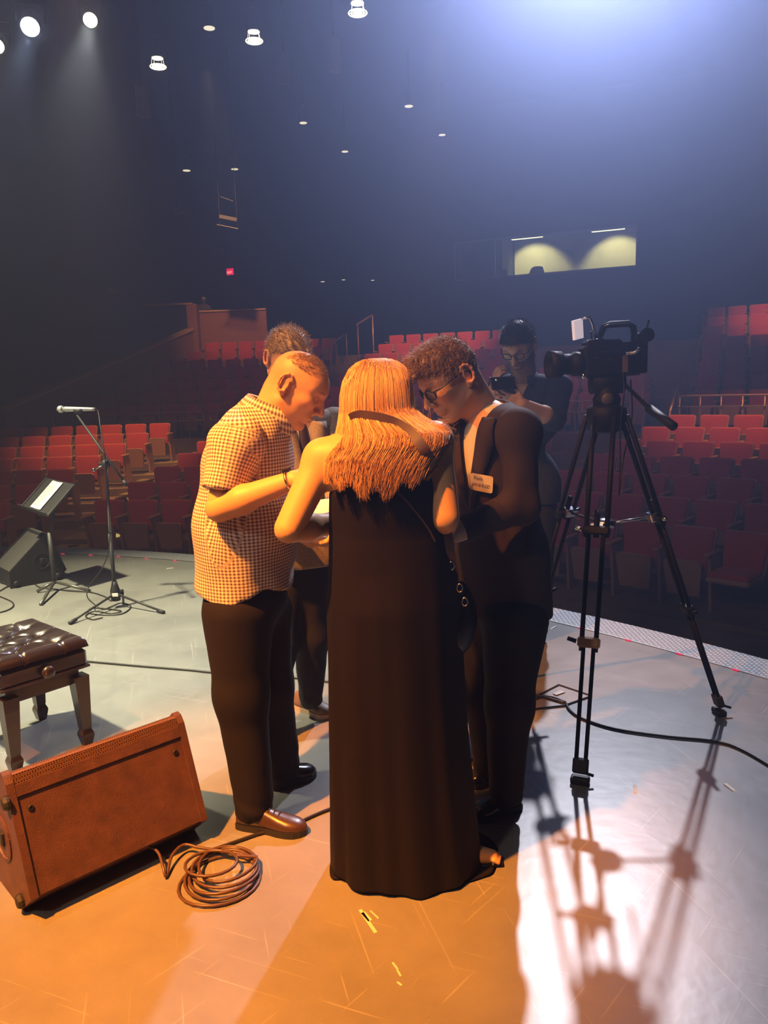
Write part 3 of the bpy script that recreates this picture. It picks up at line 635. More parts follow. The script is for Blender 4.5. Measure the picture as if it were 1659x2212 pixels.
mb = MB(); mb.box(p, (.11, .05, .11), None, .02); mb.build('case', M['grey'], t)
mb = MB(); mb.tube([p+V(.1, 0, -.03), p+V(.2, 0, -.06)], .03, 8); mb.build('head', M['grey'], t)
mb = MB(); mb.tube([p+V(0, .05, 0), p+V(0, .7, 0)], .02, 6); mb.build('bracket', M['black'], t)

# ------------------------------------------------------------------ stage equipment
M['wedge'] = node_mat('speaker_amber_lit', (0.085, 0.038, 0.034), 0.55, bump=(260, .5, .003), mottle=(18, .25))  # black cabinet; the amber glow on it is put into this brown
M['wedgeblk'] = node_mat('speaker_black', (0.008, 0.008, 0.008), 0.55, bump=(260, .4, .003))
M['rubber'] = node_mat('rubber', (0.012, 0.012, 0.012), 0.6)
M['cable'] = node_mat('cable_black', (0.014, 0.012, 0.012), 0.45)
def grille_mat(base, hi, sc):
    m = node_mat('perforated_grille', base, 0.35, metal=.6); nt = m.node_tree; b = nt.nodes['Principled BSDF']; L = nt.links
    tc = nt.nodes.new('ShaderNodeTexCoord'); v = nt.nodes.new('ShaderNodeTexVoronoi'); v.inputs['Scale'].default_value = sc; v.inputs['Randomness'].default_value = .08; L.new(tc.outputs['Object'], v.inputs['Vector'])
    r = nt.nodes.new('ShaderNodeMapRange'); r.inputs['From Min'].default_value = .3; r.inputs['From Max'].default_value = .42; L.new(v.outputs['Distance'], r.inputs['Value'])
    mx = nt.nodes.new('ShaderNodeMix'); mx.data_type = 'RGBA'; mx.inputs['A'].default_value = (.004, .003, .003, 1); mx.inputs['B'].default_value = (*hi, 1); L.new(r.outputs['Result'], mx.inputs['Factor']); L.new(mx.outputs['Result'], b.inputs['Base Color']); return m
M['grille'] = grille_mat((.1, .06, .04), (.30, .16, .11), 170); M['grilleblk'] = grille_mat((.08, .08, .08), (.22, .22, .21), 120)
def wedge(label, org, ang, mat, gmat, s=1.0, L=.60):
    t = thing('monitor_speaker', label, 'speaker', org); u = V(math.cos(ang), math.sin(ang), 0); v = V(-math.sin(ang), math.cos(ang), 0)
    fr = (np.stack([v, u, V(0, 0, 1)], 1)*s, np.asarray(org, float)); w = lambda a, b, c: np.asarray(org)+(v*a+u*b+V(0, 0, c))*s     # a = away, b = along, c = up
    prof = [(.10, 0), (0, .085), (.115, .405), (.150, .428), (.47, .14), (.47, 0)]
    mb = MB(); mb.prism(prof, -L/2+.012, L/2-.012, fr); body = mb.build('cabinet', mat, t)
    for sg in (-1, 1):
        big = [(.096, -.0), (-.006, .084), (.110, .412), (.128, .434), (.150, .440), (.478, .145), (.478, 0)]
        mb = MB(); mb.prism(big, sg*L/2-.012, sg*L/2+.012, fr); mb.build('side_panel', mat, t)
    n = unit(V(-.343, 0, .115)); slope = unit(V(.115, 0, .320))
    mb = MB()
    a0, a1 = V(0, 0, .085)+slope*.336, V(0, 0, .085)+slope*.368; nn = V(-slope[2], 0, slope[0])
    pts = [a0+nn*.004, a1+nn*.004, V(.140, 0, .436), V(.47, 0, .15), V(.46, 0, .13), V(.14, 0, .41), a0-nn*.003]
    mb.prism([(p[0], p[2]) for p in pts], -L/2+.013, L/2-.013, fr); mb.build('grille', gmat, t)
    q0, q1 = V(0, 0, .085)+slope*.300, V(0, 0, .085)+slope*.336
    mb = MB(); mb.prism([(q0[0]-.001, q0[2]), (q0[0]+nn[0]*.006, q0[2]+nn[2]*.006), (q1[0]+nn[0]*.006, q1[2]+nn[2]*.006), (q1[0]+.004, q1[2])], -L/2+.013, L/2-.013, fr); mb.build('retaining_strip', mat, t)
    def on(b, d, r, name='screw'):
        p = V(0, 0, .085)+slope*d; c = w(p[0], b, p[2]); nw = -v*slope[2]+V(0, 0, 1)*slope[0]
        mb = MB(); mb.lathe([(r, -.002), (r, .004*s), (r*.55, .006*s), (r*.5, .002*s), (.001, .002*s)], 10, c, nw); mb.build(name, M['rubber'], t)
    for b in np.linspace(-.26, .26, 5): on(b, .318, .0045)
    on(-.245, .255, .0095); on(.245, .255, .0095)
    for a, c in ((.10, .36), (.075, .045), (.43, .04)):       # round bumpers on the side cheek
        mb = MB(); mb.lathe([(.022*s, 0), (.024*s, .008*s), (.018*s, .018*s), (.003, .02*s)], 12, w(a, -L/2-.012, c), -u); mb.build('bumper', M['rubber'], t)
    mb = MB(); mb.lathe([(.075*s, 0), (.076*s, .004*s), (.066*s, .006*s), (.064*s, .001*s), (.002, .001*s)], 20, w(.20, -L/2-.012, .20), -u); mb.build('pole_cup', mat, t)
    mb = MB(); mb.box(w(.20, -L/2-.014, .20), np.array([.016, .008, .024])*s, np.stack([v, u, V(0, 0, 1)], 1), .004); mb.build('socket', M['rubber'], t)
    mb = MB(); mb.box(w(.3, L/2+.012, .1), np.array([.06, .004, .03])*s, np.stack([v, u, V(0, 0, 1)], 1), .003); mb.build('handle', M['rubber'], t)
    return t
BLc, BRc = gnd(66, 1962), gnd(412, 1800)
mid = (BLc+BRc)/2; ang = math.atan2(BRc[1]-BLc[1], BRc[0]-BLc[0]); v_ = V(-math.sin(ang), math.cos(ang), 0)
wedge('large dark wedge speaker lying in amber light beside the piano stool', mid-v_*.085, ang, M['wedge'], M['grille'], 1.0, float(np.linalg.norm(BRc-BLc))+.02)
wa = R(131); pf = gnd(143, 1249)+V(math.cos(wa), math.sin(wa), 0)*.2; wedge('black wedge speaker at the stage edge behind the music stand', pf, wa, M['wedgeblk'], M['grilleblk'], .95, .44)

# piano stool
M['leather'] = node_mat('dark_leather', (0.022, 0.011, 0.008), 0.30, spec=.9, coat=.6, bump=(90, .12, .003))
M['wood'] = node_mat('ebony_wood', (0.030, 0.017, 0.010), 0.32, coat=.3)
def stool():
    FR, FL, BRr = gnd(172, 1608), gnd(18, 1668), gnd(102, 1548)
    ex = unit((FL-FR)*V(1, 1, 0)); ey = V(ex[1], -ex[0], 0); ey = ey if ey@(BRr-FR) > 0 else -ey
    LX, LY = .335, .46; org = FR+ex*LX/2+ey*LY/2-(ex+ey)*.03; org[2] = 0
    t = thing('piano_stool', 'tufted dark leather piano stool with black tapered legs', 'stool', org)
    F = np.stack([ex, ey, V(0, 0, 1)], 1); w = lambda x, y, z: org+F@V(x, y, z)
    HX, HY, ZB, ZT = LX/2+.025, LY/2+.02, .375, .475
    mb = MB(); mb.box(w(0, 0, .335), (HX-.03, HY-.03, .04), F, .006); mb.build('apron', M['wood'], t)
    mb = MB(); mb.box(w(0, 0, (ZB+ZT)/2-.012), (HX, HY, (ZT-ZB)/2-.012), F, .012); mb.build('side_band', M['leather'], t)
    mb = MB(); mb.box(w(0, 0, ZB-.002), (HX+.006, HY+.006, .006), F, .003); mb.build('welt', M['leather'], t)
    n, m = 61, 79; X, Y = np.meshgrid(np.linspace(-1, 1, n), np.linspace(-1, 1, m), indexing='ij'); px, py = X*HX*1.03, Y*HY*1.03
    edge = np.minimum(np.clip((1-np.abs(X))*HX/.035, 0, 1), np.clip((1-np.abs(Y))*HY/.035, 0, 1)); Z = ZT-.012+.048*np.sqrt(1-(1-edge)**2)
    B = [(bx, by) for by in (-.15, 0, .15) for bx in (-.085, .085)]+[(0, -.075), (0, .075)]
    for bx, by in B:
        dd = np.hypot(px-bx, py-by); Z -= .036*np.exp(-(dd/.030)**1.15)
    for i in range(len(B)):                                       # pleats between neighbouring buttons
        for j in range(i):
            a, b = np.array(B[i]), np.array(B[j]); ab = b-a; L2 = ab@ab
            if L2 < .0140:
                tt = np.clip(((px-a[0])*ab[0]+(py-a[1])*ab[1])/L2, 0, 1); dd = np.hypot(px-a[0]-tt*ab[0], py-a[1]-tt*ab[1]); Z -= .011*np.exp(-(dd/.009)**2)
    for by in (-.15, 0, .15):                         # pleats running out to the edges
        dd = np.abs(py-by)+np.where(np.abs(px) > .085, 0, 1); Z -= .010*np.exp(-(dd/.006)**2)
    for bx in (-.085, .085):
        dd = np.abs(px-bx)+np.where(np.abs(py) > .15, 0, 1); Z -= .010*np.exp(-(dd/.006)**2)
    P = np.stack([px, py, Z], -1).reshape(-1, 3)@F.T+org; idx = np.arange(n*m).reshape(n, m)
    f = np.stack([idx[:-1, :-1], idx[1:, :-1], idx[1:, 1:], idx[:-1, 1:]], -1).reshape(-1, 4)
    raw_obj('cushion', P, f, M['leather'], t)
    for bx, by in B:
        mb = MB(); mb.ball(w(bx, by, ZT+.010), (.008, .008, .005), 8, 5); mb.build('button', M['leather'], t, True)
    for sx in (-1, 1):
        for sy in (-1, 1):
            c = (sx*(LX/2-.012), sy*(LY/2-.012)); prof = [(.034, .33), (.030, .25), (.0215, .085), (.0195, .075), (.027, .055), (.027, .045), (.018, 0)]
            mb = MB(); mb.loft([np.array([w(c[0]+a*h+(0.006*sx)*(1-z/.33), c[1]+b*h+(0.006*sy)*(1-z/.33), z) for a, b in ((-1, -1), (1, -1), (1, 1), (-1, 1))]) for h, z in prof]); mb.build('leg', M['wood'], t)
    for sy in (-1, 1):
        mb = MB(); mb.lathe([(.010, -.01), (.010, .012), (.026, .014), (.029, .026), (.026, .036), (.012, .04), (.001, .041)], 16, w(-.0, sy*(HY), .405), ey*sy); mb.build('height_knob', M['wood'], t, True)
    return t, F, org
stool()

# microphone on a boom stand
M['chromed'] = node_mat('dark_chrome', (.25, .25, .25), .25, metal=1)
def mic_stand():
    b = gnd(252, 1312); t = thing('microphone_stand', 'black boom microphone stand on a folding tripod base', 'microphone stand', b)
    j = at(229, 1002, b[1]); hubz = .20
    mb = MB(); mb.tube([b+V(0, 0, .05), b+V(0, 0, .95*j[2]/1.0*.55)], .014, 10); mb.build('lower_pole', M['rubber'], t, True)
    mb = MB(); mb.tube([b+V(0, 0, .5), j], .010, 10); mb.build('upper_pole', M['chromed'], t, True)
    mb = MB(); mb.lathe([(.018, .05), (.034, .055), (.036, .13), (.024, .17), (.018, .2)], 12, b); mb.build('base_hub', M['rubber'], t, True)
    mb = MB(); mb.box(b+V(.01, -.036, .105), (.022, .003, .012)); mb.build('sticker', node_mat('white_sticker', (.7, .7, .7), .6), t)
    for x, y in ((153, 1349), (352, 1326)):
        f = gnd(x, y); d = unit(f-b); mb = MB(); mb.tube([b+d*.03+V(0, 0, .10), f+V(0, 0, .016)], .0085, 8); lg = mb.build('leg', M['rubber'], t, True)
        mb = MB(); mb.tube([f-d*.05+V(0, 0, .022), f+d*.012+V(0, 0, .012)], .0135, 8); mb.build('rubber_foot', M['rubber'], lg, True)
    f = b+V(-.10, .42, 0); mb = MB(); mb.tube([b+V(0, .03, .10), f+V(0, 0, .016)], .0085, 8); lg = mb.build('leg', M['rubber'], t, True); mb = MB(); mb.tube([f+V(0, -.05, .02), f+V(0, .012, .012)], .0135, 8); mb.build('rubber_foot', M['rubber'], lg, True)
    e0, e1 = at(273, 1048, b[1]-.1), at(163, 892, b[1]+.1)
    mb = MB(); mb.tube([e0, e1], .008, 8); mb.build('boom', M['rubber'], t, True)
    mb = MB(); mb.tube([e0, e0+(e1-e0)*.06], .013, 8); mb.build('counterweight', M['rubber'], t, True)
    q = e0+(e1-e0)*.32; mb = MB(); mb.ball(j, (.032, .032, .036)); mb.tube([j+V(-.05, 0, .0), j+V(.04, 0, .01)], .012, 8); mb.build('clutch', M['rubber'], t, True)
    mb = MB(); mb.tube([j, j+V(-.075, -.03, -.035)], .006, 6); mb.ball(j+V(-.08, -.03, -.037), .014, 8, 5); mb.build('wing_knob', M['chromed'], t, True)
    c = at(170, 888, b[1]+.1); mb = MB(); mb.tube([e1, c+V(0, 0, -.005)], .012, 8); mb.tube([c+V(-.03, 0, 0), c+V(.03, 0, 0)], .022, 10); mb.build('clip', M['rubber'], t, True)
    m0, m1 = at(131, 884, b[1]+.1), at(205, 884, b[1]+.1); d = unit(m1-m0); L = float(np.linalg.norm(m1-m0))
    m = thing('microphone', 'silver-grey handheld microphone lying level in its stand clip', 'microphone', (m0+m1)/2)
    M['micgrey'] = node_mat('microphone_grey', (.40, .40, .41), .35, metal=.5)
    mb = MB(); mb.lathe([(.019, .025), (.0195, .04), (.0165, L*.55), (.0125, L-.02), (.011, L)], 14, m0, d); mb.build('handle', M['micgrey'], m, True)
    mb = MB(); mb.ball(m0, .0265, 14, 9); mb.build('grille_ball', grille_mat((.4, .4, .4), (.75, .75, .75), 260), m, True)
    mb = MB(); mb.lathe([(.0255, .004), (.0268, .008), (.0255, .014)], 14, m0, d); mb.build('band', M['micgrey'], m, True)
    path = [m1, at(212, 890, b[1]+.1), at(218, 930, b[1]+.03), at(226, 985, b[1]-.03), at(231, 1050, b[1]-.03), at(236, 1110, b[1]-.035), at(236, 1180, b[1]-.04), at(222, 1225, b[1]-.06), at(192, 1268, b[1]-.1), at(189, 1290, b[1]-.12)]+[gnd(x, y)+V(0, 0, .006) for x, y in ((205, 1308), (222, 1318), (240, 1312), (262, 1304), (283, 1312), (262, 1328), (220, 1330), (190, 1325), (200, 1315), (240, 1318), (262, 1322), (240, 1327), (205, 1322), (185, 1332), (200, 1340), (222, 1336))]
    mb = MB(); mb.tube(curve_pts(path, 160), .0042, 6); tag(mb.build('microphone_cable', M['cable'], None, True), 'thin black cable from the microphone, looped on the floor at its stand', 'cable')
mic_stand()

# music stand with a sheet of music
def music_stand():
    b = gnd(120, 1276); t = thing('music_stand', 'low black music stand tilted towards the far speaker', 'music stand', b)
    A, Bc, Cc = at(47, 1097, 6.34), at(105, 1116, 5.93), at(163, 1047, 6.16); D_ = A+Cc-Bc; n = unit(np.cross(Bc-A, D_-A)); n = n if n[2] > 0 else -n
    ctr = (A+Cc)/2; ux, uy = unit(Bc-A), unit(D_-A); FR = np.stack([ux, uy, n], 1); wx, wy = np.linalg.norm(Bc-A)/2, np.linalg.norm(D_-A)/2
    ms = node_mat('stand_black', (.030, .030, .030), .5)
    mb = MB(); mb.box(ctr, (wx, wy, .004), FR, .003); mb.build('desk', ms, t)
    mb = MB(); mb.box(ctr-uy*wy+n*.022-uy*.0, (wx*1.0, .004, .026), FR, .002); mb.build('ledge', ms, t)
    for sg in (-1, 1): mb = MB(); mb.box(ctr+ux*wx*sg+n*.006, (.004, wy, .009), FR, .002); mb.build('edge_lip', ms, t)
    mb = MB(); mb.tube([ctr-n*.03, ctr-n*.06+V(0, 0, -.05), b+V(0, 0, .42)], .014, 8); mb.build('tilt_neck', ms, t, True)
    mb = MB(); mb.tube([b+V(0, 0, .48), b+V(0, 0, .06)], .019, 10); mb.build('post', ms, t, True)
    for x, y in ((195, 1279), (88, 1309), (80, 1281)):
        f = gnd(x, y); mb = MB(); mb.tube([b+V(0, 0, .075), b+(f-b)*.5+V(0, 0, .045), f+V(0, 0, .012)], .0125, 8, True); mb.build('leg', node_mat('leg_grey', (.10, .10, .09), .3, metal=.5), t, True)
    pm = node_mat('sheet_paper', (.82, .81, .76), .7); sh = thing('sheet_music', 'white printed music sheet lying on the low music stand', 'paper', ctr)
    c0 = ctr+n*.0075-ux*wx*.06+uy*.005; 
    g = 9; P = []; 
    for i in range(g):
        for j in range(2): P.append(c0+ux*(-.5+i/(g-1))*.21+uy*(j*2-1)*(wy*.86)+n*(.012*abs(-.5+i/(g-1))))
    mb = MB(); mb.add(P, [(i*2, i*2+2, i*2+3, i*2+1) for i in range(g-1)]); mb.build('page', pm, sh)
    ink = node_mat('ink', (.12, .12, .13), .7); mb = MB()
    for r_ in range(9):
        yy = wy*.68-r_*wy*.165; L = .06+.09*((r_*37) % 10)/10
        if r_ == 0: L = .05
        for k in range(3 if r_ else 1): mb.box(c0+uy*(yy-k*.007)+n*.0105+ux*(0 if r_ == 0 else -.02+.01*((r_*7+k*3) % 5-2)), (L/2 if r_ == 0 else .045+.007*((r_*5+k) % 6), .0008, .0005), FR)
    mb.build('print', ink, sh)
music_stand()

# cables and small things on the floor
def floor_cable(label, pts, r=.006, n=90, close=False, name='cable'):
    mb = MB(); mb.tube(curve_pts([gnd(*p)+V(0, 0, r+.001) for p in pts], n), r, 7); return tag(mb.build(name, M['cable'], None, True), label, 'cable')
floor_cable('black cable crossing the floor from the piano stool behind the group', [(150, 1428), (188, 1431), (300, 1441), (400, 1449), (470, 1456), (560, 1461), (640, 1467), (720, 1476), (860, 1489), (1000, 1497), (1080, 1497), (1150, 1503), (1222, 1521)], .0058)
floor_cable('black cable looping from the floor hatch under the tripod towards the right edge', [(1222, 1521), (1232, 1538), (1260, 1556), (1330, 1578), (1440, 1594), (1540, 1604), (1600, 1622), (1700, 1680)], .0062)
floor_cable('thin dark cable curling from the floor hatch behind the suited man', [(1222, 1519), (1185, 1507), (1150, 1515), (1120, 1545), (1118, 1560), (1150, 1536), (1222, 1526)], .005)
floor_cable('thin black cable running under the dress from the coil to the suited man', [(452, 1842), (510, 1822), (560, 1805), (630, 1786), (710, 1752), (860, 1700), (1005, 1650), (1060, 1628)], .006)
cc = gnd(478, 1893); ra = .124; path = []
for k in range(5*24):
    a = k*2*PI/24+.6; wv = 1-.05*(k//24) if k < 96 else .80
    path.append(cc+V(ra*wv*math.cos(a)+.006*math.sin(k*.37)+.004*(k//24), ra*wv*math.sin(a)+.006*math.cos(k*.23)+.014*(k//24-2), .006+.0055*(k//24)+.003*math.sin(k*.5)))
for k in range(22):
    a = .6+k*2*PI/20; path.append(cc+V(-.035+.085*math.cos(a), .02+.07*math.sin(a), .035+.002*k/22))
tail = [gnd(x, y)+V(0, 0, z) for x, y, z in ((430, 1848, .03), (398, 1845, .035), (372, 1868, .03), (360, 1898, .008), (354, 1893, .03), (345, 1872, .05), (325, 1864, .06), (300, 1868, .07))]
mb = MB(); mb.tube(np.vstack([path, curve_pts(tail, 40)]), .0052, 7); M['coil'] = node_mat('brown_cable', (.075, .040, .026), .4)
tag(mb.build('cable_coil', M['coil'], None, True), 'coiled brown-black cable lying on the stage beside the wedge speaker', 'cable')
floor_cable('thin black cable wandering at the left edge by the far speaker', [(-30, 1240), (20, 1262), (10, 1272), (-10, 1285), (5, 1292), (26, 1302), (28, 1312), (10, 1322), (-30, 1330)], .005)
floor_cable('black cable running along the floor behind the far speaker from the left edge', [(-40, 1220), (0, 1221), (30, 1224), (60, 1232)], .006)
floor_cable('short black cable from the far speaker to the music stand foot', [(70, 1258), (85, 1270), (110, 1273), (150, 1278), (195, 1281), (225, 1290), (240, 1300)], .005)
t = thing('cable_plug', 'black cable plug lying on the floor at the left edge', 'plug', gnd(10, 1262))
mb = MB(); mb.tube([gnd(2, 1260)+V(0, 0, .014), gnd(17, 1264)+V(0, 0, .012)], .012, 8); mb.build('barrel', M['rubber'], t, True)
mb = MB(); mb.tube([gnd(17, 1264)+V(0, 0, .012), gnd(22, 1265)+V(0, 0, .01)], .006, 8); mb.build('boot', M['rubber'], t, True)
# floor hatch
q = [gnd(x, y) for x, y in ((1164, 1503), (1207, 1481), (1278, 1505), (1224, 1524))]; c = sum(q)/4
t = thing('floor_hatch', 'square lidded floor pocket in the stage near the tripod', 'hatch', c)
inner = [c+(p-c)*.9 for p in q]
mb = MB(); mb.add([p+V(0, 0, .003) for p in inner]+[p+V(0, 0, -.01) for p in inner], [(0, 1, 2, 3), (0, 4, 5, 1), (1, 5, 6, 2), (2, 6, 7, 3), (3, 7, 4, 0)]); mb.build('lid', M['floor'], t)
for i in range(4):
    a, b = q[i], q[(i+1) % 4]; mb = MB(); mb.tube([a+V(0, 0, .003), b+V(0, 0, .003)], .006, 4); mb.build('rim', M['black'], t)
mb = MB(); mb.box(c+V(-.02, .02, .006), (.03, .012, .003), rotz(.6)); mb.build('finger_plate', M['grey'], t)
# tape, pen, scuffs
M['tape'] = node_mat('worn_white_tape', (.62, .60, .50), .6)
t = thing('tape_scrap', 'worn scrap of white tape on the floor behind the dress hem', 'tape', gnd(795, 1985))
for x0, y0, x1, y1, wd in ((778, 1966, 812, 2016, .010), (784, 1972, 800, 1990, .014), (800, 1968, 818, 1985, .004)):
    a, b = gnd(x0, y0), gnd(x1, y1); mb = MB(); mb.box((a+b)/2+V(0, 0, .0012), (np.linalg.norm(b-a)/2, wd/2, .0008), rotz(math.atan2(b[1]-a[1], b[0]-a[0])+.0)); mb.build('strip', M['tape'], t)
t = thing('tape_scrap', 'small faded tape flecks on the floor nearest the camera', 'tape', gnd(856, 2098))
for x0, y0, x1, y1 in ((848, 2080, 860, 2096), (858, 2096, 866, 2110), (858, 2122, 868, 2130)):
    a, b = gnd(x0, y0), gnd(x1, y1); mb = MB(); mb.box((a+b)/2+V(0, 0, .0012), (np.linalg.norm(b-a)/2, .0025, .0008), rotz(math.atan2(b[1]-a[1], b[0]-a[0]))); mb.build('strip', M['tape'], t)
p = gnd(158, 1182, .002); t = thing('pen', 'black pen lying on the stage edge nosing at left', 'pen', p)
mb = MB(); mb.tube([p+V(-.05, -.01, .012), p+V(.045, .01, .012)], .009, 8); mb.build('barrel', M['rubber'], t, True)
mb = MB(); mb.tube([p+V(.045, .01, .012), p+V(.065, .014, .012)], [.008, .002], 8); mb.build('tip', M['rubber'], t, True)
for i, (x, y, lb) in enumerate(((367, 1228, 'pale fleck of paper on the floor behind the checked shirt'), (1196, 1356, 'pale fleck of paper on the floor beside the far tripod leg'), (1372, 1706, 'pale fleck of paper on the bright floor under the tripod'), (1578, 1703, 'pale fleck of paper on the bright floor at the right edge'))):
    p = gnd(x, y); mb = MB(); mb.prism([(-.03, 0), (.03, .001), (.032, .004), (-.02, .003)], -.007, .007, (rotz(.5*i+.3), p)); tag(mb.build('paper_scrap', M['tape']), lb, 'paper scrap')

# ------------------------------------------------------------------ camera on its tripod
M['tri'] = node_mat('tripod_black', (.004, .004, .005), .6, spec=.2)
M['triglint'] = node_mat('glint_metal', (.62, .62, .66), .22, metal=1)  # pale metal that puts bright glints into thin parts
M['clamp_lit'] = node_mat('amber_lit_clamp', (.40, .24, .12), .35)  # amber light on the near lower clamp, put into its colour
def tripod():
    f1, f2, f3 = gnd(1553, 1543), gnd(1253, 1692), gnd(1125, 1470); c = (f1+f2+f3)/3; ap = at(1310, 892, c[1]); c = V(ap[0], ap[1], 0)
    t = thing('camera_tripod', 'tall black twin-tube camera tripod with mid-level spreader', 'tripod', c)
    mb = MB(); mb.lathe([(.03, -.09), (.075, -.07), (.085, -.02), (.085, .02), (.06, .035), (.05, .04)], 18, ap); mb.build('bowl', M['tri'], t, True)
    hub = c+V(0, 0, .93); knees = []
    for f, nm in ((f1, 'r'), (f2, 'n'), (f3, 'l')):
        d = unit((f-c)*V(1, 1, 0)); top = ap+d*.075+V(0, 0, -.01); ax = unit(f-top); s_ = unit(np.cross(ax, V(0, 0, 1))); P = lambda k: top+(f+V(0, 0, .05)-top)*k
        mb = MB()
        for sg in (-1, 1): mb.tube([P(0)+s_*sg*.042, P(.36)+s_*sg*.042], .0115, 8)
        leg = mb.build('leg', M['tri'], t, True)
        mb = MB(); 
        for sg in (-1, 1): mb.tube([P(.28)+s_*sg*.0, P(.36)+s_*sg*.0], .012, 8)
        for sg in (-1, 1): mb.tube([P(.33)+s_*sg*.030, P(.68)+s_*sg*.028], .010, 8)
        mb.build('middle_tubes', M['tri'], leg, True)
        mb = MB()
        for sg in (-1, 1): mb.tube([P(.64)+s_*sg*.020, P(.985)+s_*sg*.018], .0085, 8)
        mb.build('lower_tubes', M['tri'], leg, True)
        FRm = np.stack([s_, np.cross(ax, s_), ax], 1)
        for k, h in ((.34, .020), (.655, .022)):
            mb = MB(); mb.box(P(k), (.056 if k < .5 else .044, .020, h), FRm, .008); mb.build('clamp', M['tri'] if not (nm == 'n' and k > .5) else M['clamp_lit'], leg)
            mb = MB(); mb.tube([P(k)+s_*.05, P(k)+s_*.085+V(0, 0, .01)], .009, 6); mb.build('clamp_lever', M['triglint'] if k < .5 else M['tri'], leg, True)
        mb = MB(); mb.box(P(.985), (.030, .016, .030), FRm, .006); mb.box(f+V(0, 0, .014), (.036, .022, .014), np.stack([s_, np.cross(V(0, 0, 1), s_), V(0, 0, 1)], 1), .005); mb.build('foot', M['rubber'], leg)
        mb = MB(); mb.tube([f+V(.0, 0, .05), f+V(.05, -.01, .035)], .006, 6); mb.build('foot_catch', M['rubber'], leg, True)
        kp = P(.335); knees.append(kp)
        mb = MB(); mb.tube([hub, kp], .006, 6); mb.build('spreader_arm', M['tri'] if nm != 'r' else M['triglint'], t, True)
        mb = MB(); mb.box(kp-d*.02, (.03, .02, .02), FRm, .005); mb.build('spreader_clip', M['triglint'], t)
    mb = MB(); mb.lathe([(.01, -.02), (.045, -.015), (.05, .01), (.02, .022), (.004, .024)], 12, hub); mb.build('spreader_hub', M['triglint'], t, True)
    # fluid head
    h = thing('fluid_head', 'black fluid head with a pan bar on the tripod bowl', 'tripod head', ap)
    mb = MB(); mb.lathe([(.055, .03), (.06, .06), (.05, .08), (.045, .13)], 16, ap); mb.tube([ap+V(-.07, 0, .13), ap+V(.07, 0, .13)], .048, 14); mb.build('body', M['tri'], h, True)
    mb = MB(); mb.box(ap+V(-.02, 0, .195), (.13, .045, .016), None, .006); mb.build('plate', M['tri'], h)
    mb = MB(); mb.tube([ap+V(-.02, 0, .17), ap+V(-.115, -.03, .16)], .012, 8); mb.build('brake_lever', M['triglint'], h, True)
    g0, g1 = at(1402, 882, c[1]-.25), at(1455, 921, c[1]-.45)
    mb = MB(); mb.tube([ap+V(.07, -.02, .12), g0], .008, 8); mb.build('pan_bar', M['tri'], h, True)
    mb = MB(); mb.tube([g0, g1], .018, 10); mb.build('grip', M['rubber'], h, True)
    mb = MB(); mb.ball(ap+V(-.01, -.05, .06), (.028, .012, .028)); mb.build('level_cap', node_mat('level_grey', (.07, .065, .06), .5), h, True)
    # the camera, pointing left past the group
    Y = c[1]; P = lambda x, y, dy=0: at(x, y, Y+dy)
    o = P(1318, 772); k = thing('video_camera', 'black shoulder video camera with side screen on the tripod', 'camera', o)
    mb = MB(); mb.box(P(1318, 778), (.125, .055, .070), roty(-.03), .015); mb.box(P(1300, 745), (.075, .05, .02), None, .01); mb.build('body', M['tri'], k)
    mb = MB(); mb.lathe([(.05, 0), (.052, .05), (.045, .055), (.042, .10), (.055, .105), (.06, .16), (.052, .161), (.045, .12), (.002, .12)], 18, P(1262, 786), unit(V(-1, -.15, 0))); mb.build('lens', M['tri'], k, True)
    mb = MB(); mb.tube([P(1290, 742), P(1304, 706), P(1318, 701), P(1358, 699), P(1368, 706), P(1374, 745)], .014, 8); mb.build('handle', M['tri'], k, True)
    mb = MB(); mb.tube([P(1306, 704, -.02), P(1318, 699.5, -.02), P(1358, 697.5, -.02), P(1366, 700, -.02)], .0045, 6); mb.build('handle_glint', M['triglint'], k, True)  # pale strip added for the glint along the handle
    a, b_, c_, d_ = P(1237, 693, -.05), P(1256, 688, .02), P(1258, 730, .02), P(1240, 735, -.05); nn = unit(np.cross(b_-a, d_-a))*.006
    mb = MB(); mb.add([a+nn, b_+nn, c_+nn, d_+nn, a-nn, b_-nn, c_-nn, d_-nn], [(0, 1, 2, 3), (7, 6, 5, 4), (0, 4, 5, 1), (1, 5, 6, 2), (2, 6, 7, 3), (3, 7, 4, 0)]); mb.build('side_screen', node_mat('pale_panel', (.62, .58, .60), .35, emit=(.9, .72, .78), estr=.55), k)  # pale panel given a mild pinkish emission
    mb = MB(); mb.tube([P(1256, 688), P(1273, 685), P(1280, 700), P(1290, 742)], .006, 6); mb.build('screen_arm', M['triglint'], k, True)
    mb = MB(); mb.tube([P(1268, 738, -.03), P(1304, 733, -.03)], .007, 8); mb.build('shotgun_microphone', M['triglint'], k, True)
    mb = MB(); mb.box(P(1374, 775), (.035, .05, .062), None, .008); mb.build('battery', M['tri'], k)
    mb = MB(); mb.box(P(1381, 735), (.03, .03, .03), None, .01); mb.tube([P(1381, 735), P(1400, 722, -.08)], [.022, .03], 10); mb.build('viewfinder', M['tri'], k, True)
    mb = MB(); mb.tube([P(1352, 764, -.08), P(1370, 762, -.08), P(1382, 753, -.1)], .008, 8); mb.build('zoom_lever', M['triglint'], k, True)
    mb = MB(); mb.box(P(1351, 786, -.065), (.012, .003, .035), None, .002); mb.build('strap', node_mat('tan_strap', (.16, .10, .06), .6), k)
    for x, y, w2 in ((1308, 759, .016), (1334, 759, .010), (1291, 774, .008), (1318, 775, .005)):
        mb = MB(); mb.box(P(x, y, -.06), (w2, .004, .0028), None, .001); mb.build('button', M['triglint'], k)
